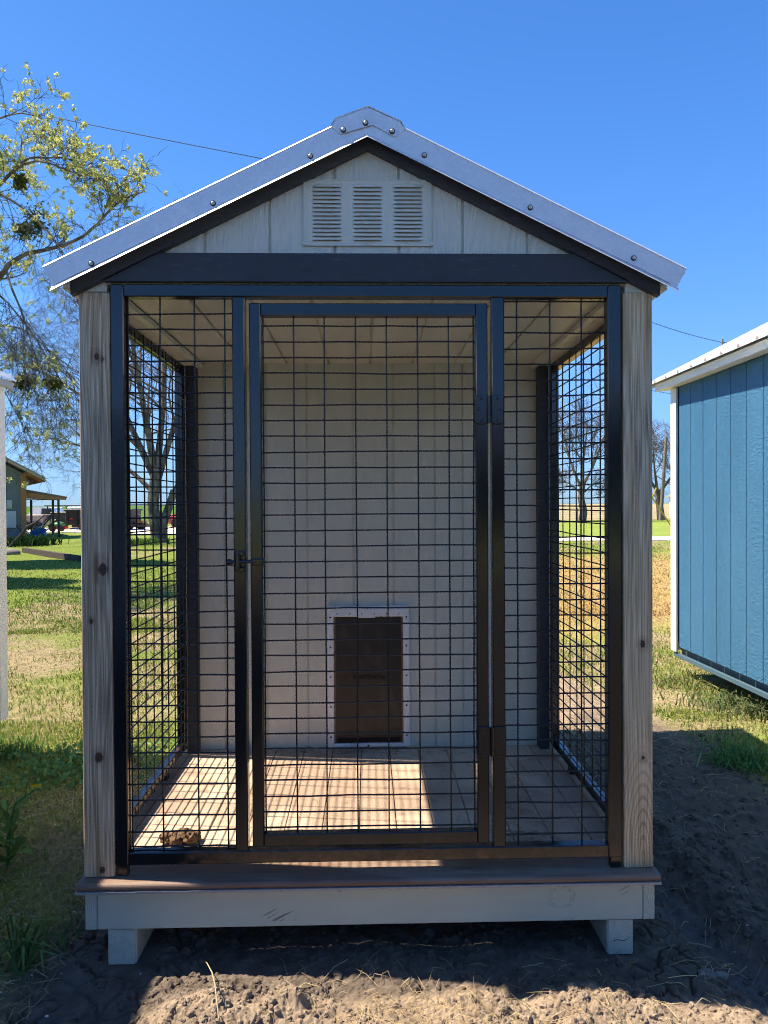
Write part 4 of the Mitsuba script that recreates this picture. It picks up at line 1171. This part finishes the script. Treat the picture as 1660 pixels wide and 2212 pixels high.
for i, (c, s, l) in enumerate((((-5.86, 9.9, 6.72), (0.12, 0.12, 0.16), "round mistletoe clump high on the second limb, topmost of the clumps"), ((-5.62, 9.9, 6.05), (0.20, 0.2, 0.28), "largest dark mistletoe clump hanging below the drooping limb"), ((-5.9, 10.0, 5.86), (0.17, 0.15, 0.16), "grey green mistletoe clump at the left beside the largest one"), ((-5.66, 9.7, 3.22), (0.16, 0.15, 0.13), "low dark mistletoe clump just above the pale shed eave"), ((-5.21, 9.6, 3.2), (0.13, 0.12, 0.11), "low dark mistletoe clump nearest the kennel post"))):
    m = 460
    d = R_.normal(0, 0.46, size=(m, 3)) + 0.35 * unit(R_.normal(size=(1, 3)))
    v, f = stuff_leaves(np.array(c) + d * s, R_.uniform(0.025, 0.045, m), r=R_)
    add("mistletoe_clump", (v, f), "leaf", color=colvar([(0.045, 0.065, 0.02), (0.08, 0.10, 0.03), (0.14, 0.15, 0.03)] if i != 2 else [(0.13, 0.16, 0.09), (0.09, 0.12, 0.06)], m, 4, R_, 0.25), label=l, cat="mistletoe", group="mistletoe clumps in the leafing tree")


def bare_tree(key, base, limbs, P, seed, label, trunk, twig_kids, group=None):
    R = np.random.default_rng(seed)
    tag(key, label, "tree", group)
    base = np.array(base, float)
    for i, (pts, r0, r1) in enumerate(trunk):
        q, rad = limb_poly(base + np.array(pts), r0, r1, 14)
        add(key + "__trunk", tubes(q[None], rad[None], 10), "bark", smooth=True)
    out = {0: [], 1: [], 2: [], 3: []}
    tips = []
    for pts, r0, r1 in limbs:
        q, rad = limb_poly(base + np.array(pts), r0, r1, 12)
        add(key + "__limb", tubes(q[None], rad[None], 7), "bark", smooth=True)
        L = np.linalg.norm(q[-1] - q[0])
        for k in range(twig_kids):
            t = (0.25 + 0.75 * (k + R.random()) / twig_kids) * 11
            i = min(int(t), 10)
            p = q[i] + (q[i + 1] - q[i]) * (t - i)
            ax = unit(q[i + 1] - q[i])
            d = unit(ax * 0.8 + R.normal(0, 0.55, 3))
            grow(p, d, R.uniform(0.35, 0.6) * L * (1.1 - 0.5 * t / 11), max(rad[i] * 0.45, 0.014), 0, P, R, out, tips)
    add(key + "__twigs", cat_(*tree_meshes(out, [5, 4, 3, 3])), "bark", smooth=True)
    return tips


PB = dict(levels=4, wob=[0.12, 0.18, 0.25, 0.3], lift=[0.05, 0.03, 0.0, -0.03], taper=[0.4, 0.4, 0.4, 0.5], kids=[6, 5, 4, 0], angle=[(0.35, 0.9), (0.4, 1.0), (0.4, 1.1), (0, 0)], len=[(0.5, 0.75), (0.45, 0.7), (0.4, 0.7), (0, 0)], rmin=0.0055)
PB["from"] = [0.25, 0.2, 0.2, 0]
bt = (-8.35, 26.4, GZ)
bare_tree("bare_tree", bt, [
    ([(-0.2, 0, 2.7), (-1.0, 0.1, 4.4), (-2.3, 0.3, 7.3), (-3.3, 0.3, 9.8)], 0.15, 0.03),
    ([(-0.15, 0, 2.9), (-0.5, -0.2, 5.4), (-0.9, -0.4, 8.0), (-1.0, -0.5, 10.6)], 0.16, 0.03),
    ([(-0.05, 0, 3.0), (0.1, 0.3, 5.2), (0.15, 0.5, 8.0), (0.3, 0.6, 10.8)], 0.15, 0.03),
    ([(0.0, 0, 2.6), (0.7, 0.1, 5.0), (1.4, 0.2, 7.0), (2.6, 0.2, 9.6)], 0.14, 0.03),
    ([(-0.3, 0, 2.1), (-1.2, 0.4, 2.9), (-2.8, 0.8, 3.8), (-4.8, 1.0, 4.3)], 0.10, 0.02),
    ([(0.55, 0, 1.9), (1.1, 0.2, 3.0), (2.2, 0.4, 4.6), (3.4, 0.6, 6.0)], 0.12, 0.025),
    ([(-0.6, 0.1, 3.6), (-2.0, -0.6, 5.2), (-3.6, -0.9, 6.4), (-5.4, -1.0, 7.2)], 0.09, 0.02),
    ([(-0.3, 0.0, 3.3), (-0.9, 1.6, 5.4), (-1.2, 3.0, 7.6)], 0.10, 0.02),
], PB, 31, "large bare tree with forked grey trunk seen through the left wire side", [
    ([(-0.05, 0, -0.1), (-0.1, 0, 0.6), (-0.25, 0, 1.4), (-0.1, 0, 3.05)], 0.27, 0.19),
    ([(0.12, 0, -0.1), (0.12, 0, 0.7), (0.42, 0.05, 1.5), (0.6, 0, 2.1)], 0.22, 0.13)], 9)

PR = dict(PB)
PR.update(levels=3, kids=[7, 7, 0], rmin=0.014)
bare_tree("bare_tree_001", (17.9, 56.5, GZ), [
    ([(0, 0, 2.6), (-0.7, 0.2, 4.4), (-1.3, 0.4, 6.6), (-1.6, 0.5, 8.0)], 0.14, 0.02),
    ([(0.05, 0, 2.8), (0.1, 0.2, 4.6), (0.4, 0.1, 7.0), (0.5, 0, 8.8)], 0.15, 0.02),
    ([(0.1, 0, 3.0), (0.9, -0.2, 4.6), (1.6, -0.3, 6.6), (2.2, -0.3, 8.2)], 0.13, 0.02),
    ([(0, 0, 2.3), (-1.0, 0.3, 3.2), (-2.1, 0.6, 3.6)], 0.08, 0.015),
    ([(0.05, 0, 2.3), (1.0, 0.4, 3.1), (2.4, 0.8, 3.5)], 0.08, 0.015)], PR, 41, "small bare tree with crooked trunk seen through the right wire side", [([(0, 0, -0.1), (0.15, 0, 0.9), (-0.10, 0, 2.0), (0.05, 0, 3.0)], 0.34, 0.22)], 11)
bare_tree("bare_tree_002", (26.0, 60.5, GZ), [
    ([(0, 0, 2.4), (-0.8, 0.1, 3.6), (-2.0, 0.2, 5.6), (-2.6, 0.3, 7.4)], 0.16, 0.02),
    ([(-0.1, 0, 2.6), (-0.3, 0.2, 4.6), (-0.4, 0.3, 7.4)], 0.14, 0.02),
    ([(0.1, 0, 2.4), (1.2, -0.2, 4.0), (2.2, -0.3, 5.6), (2.6, -0.3, 7.0)], 0.14, 0.02),
    ([(0, 0, 2.0), (-1.6, 0.3, 2.8), (-3.0, 0.6, 3.0)], 0.09, 0.015)], PR, 43, "bare tree beside the leaning pole between post and blue shed", [([(0.25, 0, -0.1), (0.1, 0, 1.2), (-0.1, 0, 2.7)], 0.36, 0.24)], 14)

# behind the photographer, mirrored dark in the steel tubes: a brown barn added for its reflection, and evergreens; off to the left, the trees that shade the far lawn
BN = "added_barn"
tag(BN, "low brown barn added unseen behind the viewer for its reflection", "barn")
add(BN + "__wall", bx(0.5, 8.6, -34, -26, GZ - 0.1, 3.4), "barn_wood")
add(BN + "__roof", prism_x([(-25.4, 3.3), (-30, 5.0), (-34.6, 3.3), (-34.6, 3.42), (-30, 5.12), (-25.4, 3.42)], 0.2, 8.9), "old_timber")
add(BN + "__door", bx(3.2, 5.6, -25.99, -25.9, GZ, 2.6), "old_timber")
for i, (x, y, h, z0, rx, l, g) in enumerate(((10.8, -25, 6.4, 0.0, 2.4, "dark evergreen behind the viewer beside the added barn", "evergreens behind the viewer"), (15.0, -25, 7.2, 0.0, 2.4, "tallest dark evergreen behind the viewer", "evergreens behind the viewer"), (-12.9, 16.6, 11.5, 4.0, 1.7, "tall tree out of view on the left that shades the far lawn", None), (-11.6, 12.0, 8.6, 3.4, 1.3, "lower tree out of view on the left that shades the middle of the lawn", None))):
    k = f"evergreen_tree_{i:03d}" if i else "evergreen_tree"
    tag(k, l, "tree", g)
    add(k + "__trunk", poly_tube([(x, y, GZ - 0.1), (x, y, h * 0.5), (x, y, h * 0.9)], [0.22, 0.15, 0.05], 8), "bark", smooth=True)
    R = np.random.default_rng(60 + i)
    m = 5000
    d = unit(R.normal(size=(m, 3))) * (R.uniform(0.1, 1, (m, 1)) ** 0.4)
    c = np.array((x, y, GZ + (h + z0) * 0.5)) + d * (rx, rx * 0.85, (h - z0) * 0.5)
    v, f = stuff_leaves(c, R.uniform(0.22, 0.4, m), r=R)
    add(k + "__crown", (v, f), "leaf", color=colvar([(0.02, 0.045, 0.018), (0.035, 0.065, 0.025)], m, 4, R, 0.2))

# ------------------------------------------------------------------ cables


def cable(key, a, b, sag, r, label):
    t = np.linspace(0, 1, 24)[:, None]
    p = np.array(a) + (np.array(b) - np.array(a)) * t
    p[:, 2] -= sag * 4 * (t * (1 - t))[:, 0]
    return add(key, poly_tube(p, r, 5), "cable_black", label=label, cat="cable")


cable("overhead_cable", (-14.0, 18, 13.2), (6.0, 18, 9.45), 0.12, 0.011, "thin dark cable crossing the sky above the left roof slope")
cable("overhead_cable", (11.0, 30, 10.3), (16.34, 30, 8.55), 0.16, 0.014, "thin dark cable sagging to the blue shed roof")
cable("overhead_cable", (12.0, 30, 6.55), (17.0, 30, 5.8), 0.05, 0.012, "short low dark cable beside the blue shed eave")
cable("overhead_cable", (12.2, 40, 11.2), (16.2, 40, 3.6), 0.0, 0.012, "thin dark cable slanting down behind the right wire side")
cable("service_drop", (16.34, 30, 8.55), (18.2, 30, 8.3), -0.1, 0.014, "short dark cable bend above the blue shed roof")
add("cable_bracket", bx(16.315, 16.375, 29.97, 30.03, 4.0, 8.72, 0.01), "pole_wood", label="thin upright bracket pole showing just above the blue shed roof", cat="bracket")

# ------------------------------------------------------------------ ground cover
G = np.random.default_rng(77)
KEEP = [(-0.93, 0.93, -0.03, 2.35), (-5.3, -2.25, -6.6, 2.05), (2.75, 7, -5.2, 3.6)]


def ok_ground(x, y):
    k = np.ones(len(x), bool)
    for a, b, c, d in KEEP:
        k &= ~((x > a) & (x < b) & (y > c) & (y < d))
    return k


def scatter(n, y0, y1, x0, x1, p=1.0):
    """Points with density falling with distance from the yard's front."""
    y = y0 + (y1 - y0) * G.random(n) ** p
    half_l, half_r = x0, x1
    x = half_l(y) + (half_r(y) - half_l(y)) * G.random(n)
    return x, y


gv, gf, gc, off = [], [], [], 0


def push(v, f, c):
    global off
    gv.append(v)
    gf.append(f + off)
    gc.append(c)
    off += len(v)


def turf(n, y0, y1, xl, xr, p, hmin, hmax, w, dirt_ok=0.0):
    x, y = scatter(n, y0, y1, xl, xr, p)
    dm = dirt_mask(x, y)
    big = npf(x, y, 0.33, 3, 2)
    mid = npf(x, y, 1.4, 3, 5)
    keep = ok_ground(x, y) & (G.random(n) > dm * (1.0 - dirt_ok)) & (G.random(n) < 0.35 + 1.0 * sst(0.35, 0.6, mid))
    x, y, big, mid = x[keep], y[keep], big[keep], mid[keep]
    m = len(x)
    dist = np.hypot(x, y + 2.3)
    b = np.c_[x, y, height(x, y) - 0.004]
    gr = sst(0.40, 0.60, big * 0.5 + mid * 0.5 + sst(7, 10.5, y) * 0.17 * sst(3, -3, x) + 0.035)
    dryz = sst(5.0, 7.2, y + (mid - 0.5) * 3) * sst(21, 15, y) * sst(0.5, 2.0, x)
    gr = np.clip(gr * 0.72 + 0.08, 0, 1) * (1 - dryz * 0.92)
    gr = np.clip(gr + 0.40 * ((x > 1.4) & (y < 5.5)) - 0.34 * ((x < -0.9) & (y < 1.75)), 0.05, 0.95)
    isg = G.random(m) < gr
    hh = G.uniform(hmin, hmax, m) * (0.75 + 0.6 * mid) * np.where(isg, 1.0, 0.75)
    v, f = blades(b, hh, w * (0.6 + 0.8 * G.random(m)) * (1 + dist * 0.08), np.where(isg, G.uniform(0.1, 0.9, m), G.uniform(0.5, 1.2, m)), G)
    cg = np.array([(0.16, 0.23, 0.04), (0.22, 0.30, 0.06), (0.28, 0.34, 0.08), (0.12, 0.19, 0.04)])[G.integers(0, 4, m)]
    cd = np.array([(0.50, 0.42, 0.24), (0.40, 0.33, 0.18), (0.58, 0.5, 0.3), (0.3, 0.25, 0.14)])[G.integers(0, 4, m)]
    cr = np.array([(0.50, 0.34, 0.16), (0.42, 0.27, 0.12), (0.56, 0.42, 0.22), (0.38, 0.28, 0.14)])[G.integers(0, 4, m)]
    cdry = np.where(G.random(m)[:, None] < dryz[:, None], cr, cd)
    c = np.where(isg[:, None], cg, cdry) * np.exp(G.normal(0, 0.2, (m, 1)))
    push(v, f, np.repeat(c, 5, 0))


turf(34000, -0.6, 2.6, lambda y: -2.6 + 0 * y, lambda y: -0.85 + 0 * y, 1.0, 0.015, 0.05, 0.0032)
turf(34000, 2.0, 7.0, lambda y: -1.0 - 0.62 * (y + 2.3), lambda y: -0.16 * (y + 2.3), 1.2, 0.02, 0.065, 0.0042)
turf(30000, 6.0, 17.0, lambda y: -0.5 - 0.60 * (y + 2.3), lambda y: -0.20 * (y + 2.3), 1.5, 0.025, 0.075, 0.006)
turf(14000, -0.2, 3.0, lambda y: 1.2 + 0 * y, lambda y: 3.6 + 0 * y, 1.0, 0.02, 0.07, 0.0035, 0.012)
turf(30000, 2.4, 8.0, lambda y: 0.20 * (y + 2.3), lambda y: 0.62 * (y + 2.3), 1.2, 0.02, 0.065, 0.0042)
turf(26000, 7.0, 24.0, lambda y: 0.21 * (y + 2.3), lambda y: 0.52 * (y + 2.3), 1.5, 0.025, 0.08, 0.007)
add("grass", (np.concatenate(gv), np.concatenate(gf)), "blade", color=np.concatenate(gc), label="short mixed green and dry grass on both sides of the kennel", kind="stuff")

# straw lying on the dirt
gv, gf, gc, off = [], [], [], 0


def straw(n, fx, fy, lmin, lmax, w):
    x, y = fx(n), fy(n)
    k = ok_ground(x, y)
    x, y = x[k], y[k]
    m = len(x)
    a = G.uniform(0, np.pi, m)
    L = G.uniform(lmin, lmax, m)
    d = np.c_[np.cos(a), np.sin(a)]
    pts = []
    for t, lift in ((-0.5, 0.002), (0.0, 0.012), (0.5, 0.003)):
        q = np.c_[x, y] + d * (L * t)[:, None] + G.normal(0, 0.004, (m, 2))
        pts.append(np.c_[q, height(q[:, 0], q[:, 1]) + lift + np.abs(G.normal(0, 0.006, m))])
    P = np.stack(pts, 1)
    tb = tubes(P, np.full((m, 3), w) * G.uniform(0.6, 1.3, (m, 1)), 3)
    c = np.array([(0.42, 0.34, 0.19), (0.36, 0.28, 0.15), (0.5, 0.42, 0.26), (0.28, 0.22, 0.13)])[G.integers(0, 4, m)] * np.exp(G.normal(0, 0.15, (m, 1)))
    push(np.array(tb.vertices), np.array(tb.faces), np.repeat(c, 9, 0))


straw(230, lambda n: G.normal(0.16, 0.17, n), lambda n: -0.37 + G.normal(0, 0.09, n), 0.03, 0.11, 0.0008)
straw(240, lambda n: G.uniform(-0.3, 1.1, n), lambda n: G.uniform(-0.6, 0.1, n), 0.03, 0.11, 0.0008)
straw(900, lambda n: G.uniform(0.95, 2.5, n), lambda n: G.uniform(-0.3, 2.4, n), 0.03, 0.12, 0.0012)
straw(2800, lambda n: G.uniform(-2.4, -0.98, n), lambda n: G.uniform(-0.3, 1.4, n), 0.02, 0.10, 0.0009)
straw(500, lambda n: G.uniform(1.0, 2.2, n), lambda n: G.uniform(1.6, 4.2, n), 0.03, 0.12, 0.0014)
add("straw", (np.concatenate(gv), np.concatenate(gf)), "straw_stem", smooth=True, color=np.concatenate(gc), label="loose dry straw scattered on the dark dirt", kind="stuff")


def straw_on_deck(n, cx, cy, sx, sy):
    x, y = G.normal(cx, sx, n), np.clip(G.normal(cy, sy, n), 0.12, 1.17)
    a, L = G.uniform(0, np.pi, n), G.uniform(0.02, 0.08, n)
    d = np.c_[np.cos(a), np.sin(a)] * L[:, None]
    q = np.c_[x, y]
    P = np.stack([np.c_[q - d / 2, np.full(n, 0.002)], np.c_[q + G.normal(0, 0.003, (n, 2)), G.uniform(0.003, 0.009, n)], np.c_[q + d / 2, np.full(n, 0.0025)]], 1)
    P[..., 0] = np.clip(P[..., 0], -0.8, 0.8)
    P[..., 1] = np.clip(P[..., 1], 0.11, 1.165)
    return tubes(P, np.full((n, 3), 0.0009), 3)


sd = cat_(straw_on_deck(150, 0.55, 0.45, 0.08, 0.25), straw_on_deck(70, -0.15, 1.12, 0.16, 0.03), straw_on_deck(60, 0.5, 0.2, 0.07, 0.05), straw_on_deck(25, 0.3, 1.1, 0.12, 0.05), straw_on_deck(40, 0, 0.6, 0.5, 0.3))
add("deck_straw", sd, "straw_stem", smooth=True, color=np.tile((0.26, 0.21, 0.14), (len(sd.vertices), 1)), label="wisps of dry grass on the kennel deck", kind="stuff")

# dirt clods
cl_v, cl_f, o = [], [], 0
ico = trimesh.creation.icosphere(2, 1.0)
iv, jf = np.array(ico.vertices), np.array(ico.faces)


def clods(n, fx, fy, r0, r1):
    global o
    x, y = fx(n), fy(n)
    r = r0 * (r1 / r0) ** (G.random(n) ** 2.2)
    h = height(x, y)
    for i in range(n):
        v = iv * (1 + 1.1 * (meshkit.noise(iv * 1.9 + i * 3.1 + 50)[:, None] - 0.5) + 0.30 * (meshkit.noise(iv * 4.1 + i * 7.7 + 90)[:, None] - 0.5)) * r[i] * G.uniform(0.75, 1.2, 3)
        v = v + (x[i], y[i], h[i] + r[i] * 0.02)
        cl_v.append(v)
        cl_f.append(jf + o)
        o += len(iv)


clods(520, lambda n: np.clip(G.normal(-0.42, 0.22, n), -0.85, 0.2), lambda n: -0.30 + G.normal(0, 0.13, n), 0.003, 0.013)
clods(420, lambda n: G.normal(0.62, 0.25, n), lambda n: -0.31 + G.normal(0, 0.11, n), 0.003, 0.013)
clods(260, lambda n: G.uniform(-0.5, 1.0, n), lambda n: G.uniform(-0.5, 0.35, n), 0.004, 0.02)
clods(150, lambda n: 1.27 + G.normal(0, 0.06, n), lambda n: G.uniform(-0.3, 0.9, n), 0.006, 0.026)
clods(620, lambda n: G.uniform(0.95, 2.2, n), lambda n: G.uniform(-0.3, 2.2, n), 0.003, 0.017)
clods(60, lambda n: G.uniform(-1.1, -0.75, n), lambda n: G.uniform(-0.4, 0.3, n), 0.003, 0.010)
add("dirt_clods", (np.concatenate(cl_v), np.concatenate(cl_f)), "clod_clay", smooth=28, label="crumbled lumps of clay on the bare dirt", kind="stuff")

# single plants, stones and litter
R9 = np.random.default_rng(99)
greens = [(0.12, 0.21, 0.07), (0.16, 0.26, 0.09), (0.09, 0.17, 0.06)]
strap_plant("grass_tuft", -1.13, 0.02, 46, 0.26, 0.045, greens, R9, "coarse green grass tuft at the bottom left corner", "grass tuft", 0.011, (0.4, 1.1))
strap_plant("grass_tuft", -1.03, 0.10, 22, 0.18, 0.035, greens, R9, "smaller green grass tuft beside the cracked clay at bottom left", "grass tuft", 0.008, (0.4, 1.1))
strap_plant("grass_tuft", 2.08, 1.66, 240, 0.19, 0.10, [(0.10, 0.21, 0.07), (0.14, 0.27, 0.09), (0.19, 0.32, 0.11)], R9, "lush shaded grass tuft on the dirt at the right edge", "grass tuft", 0.010, (0.3, 1.1))
strap_plant("grass_tuft", 2.62, 2.62, 320, 0.2, 0.16, [(0.12, 0.16, 0.08), (0.16, 0.2, 0.1), (0.08, 0.12, 0.05)], R9, "grey green weedy tuft against the blue shed", "grass tuft", 0.012, (0.3, 1.1))
strap_plant("grass_tuft", -2.13, 2.0, 240, 0.15, 0.10, [(0.09, 0.17, 0.05), (0.12, 0.22, 0.06)], R9, "dark green tuft under the pale shed corner", "grass tuft", 0.008, (0.3, 1.0))
strap_plant("grass_tuft", 2.5, 3.35, 160, 0.16, 0.14, [(0.12, 0.16, 0.06), (0.2, 0.2, 0.09)], R9, "pale tuft below the far corner of the blue shed", "grass tuft", 0.009, (0.3, 1.0))

# yellow flowered weed
YF = "flowering_weed"
tag(YF, "green weed with one yellow flower at the left edge", "weed")
wx, wy = -1.47, 0.62
wz = float(height(wx, wy))
lv, lf, lcx, o2 = [], [], [], 0
for k in range(34):
    a = R9.uniform(0, 2 * np.pi)
    h0 = R9.uniform(0.02, 0.24)
    L = R9.uniform(0.07, 0.13) * (1.2 - h0 * 2)
    d = np.array([math.cos(a), math.sin(a), 0])
    s = np.array([-math.sin(a), math.cos(a), 0])
    b = np.array([wx, wy, wz + h0]) + d * 0.01
    n = 7
    t = np.linspace(0, 1, n)
    mid = b + np.outer(t * L, d) + np.outer(np.sin(t * 2.2) * 0.05 * (1 + h0), [0, 0, 1])
    w = 0.013 * np.sin(np.pi * (0.08 + 0.92 * t)) * (1 + 0.9 * (np.arange(n) % 2)) * L / 0.1
    v = np.concatenate([mid - w[:, None] * s, mid + w[:, None] * s])
    f = np.array([[i, i + 1, n + i + 1, n + i] for i in range(n - 1)])
    f = np.vstack([f[:, [0, 1, 2]], f[:, [0, 2, 3]]])
    lv.append(v), lf.append(f + o2), lcx.append(np.tile(np.array((0.19, 0.30, 0.09)) * R9.uniform(0.6, 1.4), (2 * n, 1)))
    o2 += 2 * n
add(YF + "__leaves", (np.concatenate(lv), np.concatenate(lf)), "leaf", color=np.concatenate(lcx))
add(YF + "__stem", poly_tube([(wx, wy, wz - 0.01), (wx + 0.01, wy, wz + 0.15), (wx + 0.03, wy, wz + 0.26), (wx + 0.105, wy + 0.02, wz + 0.315)], [0.006, 0.005, 0.004, 0.003], 6), "tractor_green", smooth=True)
fc = np.array([wx + 0.108, wy + 0.02, wz + 0.322])
a = np.linspace(0, 2 * np.pi, 23)[:-1]
tip = fc + 0.019 * np.c_[np.cos(a), np.sin(a) * 0.8, 0.35 + 0 * a]
v = np.stack([np.tile(fc, (22, 1)), tip - 0.0028 * np.c_[-np.sin(a), np.cos(a), 0 * a], tip + 0.0028 * np.c_[-np.sin(a), np.cos(a), 0 * a]], 1).reshape(-1, 3)
f = np.arange(66).reshape(-1, 3)
fl_c = np.tile((0.72, 0.5, 0.02), (66, 1))
add(YF + "__flower", (v, f), "leaf", color=fl_c, label="yellow flower head")

# broad leaved clover patch behind, in the shade of the pale shed
m = 900
x, y = R9.normal(-1.55, 0.30, m), R9.normal(1.72, 0.16, m)
k = (x < -0.98)
x, y = x[k], y[k]
c = np.c_[x, y, height(x, y) + R9.uniform(0.02, 0.07, len(x))]
v, f = stuff_leaves(c, R9.uniform(0.02, 0.04, len(x)), r=R9, aspect=1.2)
add("clover_patch", (v, f), "leaf", color=colvar([(0.13, 0.25, 0.09), (0.18, 0.33, 0.12)], len(x), 4, R9, 0.2), label="patch of dark green clover left of the kennel", kind="stuff")


def pebble(key, x, y, r, bsdf, label, cat, sc=(1, 0.8, 0.6), group=None):
    mm = trimesh.creation.icosphere(2, 1.0)
    mm.vertices *= (1 + R9.normal(0, 0.10, (len(mm.vertices), 1)))
    mm.apply_scale(np.array(sc) * r).apply_translation((x, y, float(height(x, y)) + r * 0.25))
    add(key, mm, bsdf, smooth=50, label=label, cat=cat, group=group)


pebble("stone", 1.04, -0.11, 0.026, "stone", "grey angular stone on cracked clay beside the right rut", "stone")
pebble("stone", 1.09, -0.10, 0.018, "stone", "small brown stone right of the grey angular stone", "stone", (1.4, 0.8, 0.6))
pebble("clay_lump", 0.36, 0.28, 0.035, "clod_clay", "flat clay lump in the shade under the deck edge", "clay lump")
for i in range(26):
    x, y = (R9.uniform(-1.15, -0.7), R9.uniform(-0.3, 0.4)) if i < 16 else (R9.uniform(0.9, 2.0), R9.uniform(-0.2, 2.0))
    pebble("pale_pebble", x, y, R9.uniform(0.0022, 0.0042), "white_plastic", "tiny pale pebble on the dark clay", "pebble", (1.2, 0.8, 0.6), "tiny pale pebbles on the dark clay")
tw = np.array([(-0.53, -0.02, 0), (-0.505, -0.10, 0), (-0.47, -0.19, 0), (-0.44, -0.29, 0), (-0.415, -0.36, 0)])
tw[:, 2] = height(tw[:, 0], tw[:, 1]) + np.array([0.03, 0.05, 0.05, 0.03, 0.01])
add("dry_twig", poly_tube(tw, [0.001, 0.0014, 0.0018, 0.002, 0.002], 6), "twig_tan", smooth=True, label="pale dry twig lying over the dirt heap", cat="twig")

# dung on the deck
dg = []
for dx, dy, r in ((-0.045, 0.0, 0.030), (0.0, 0.01, 0.034), (0.04, -0.005, 0.032), (-0.01, -0.02, 0.026), (0.02, 0.012, 0.03)):
    s = trimesh.creation.icosphere(3, r)
    s.vertices += 0.022 * (meshkit.fbm(np.array(s.vertices) * 70 + dx * 50, 4)[:, None] - 0.5) * np.array(s.vertices) / r * 2
    s.apply_scale((0.9, 0.85, 0.68)).apply_translation((-0.672 + dx, 0.235 + dy, 0.016))
    dg.append(s)
add("dried_dung", cat_(*dg), "dung_brown", smooth=True, label="brown dried dropping on the sunlit deck behind the left wire", cat="dung")
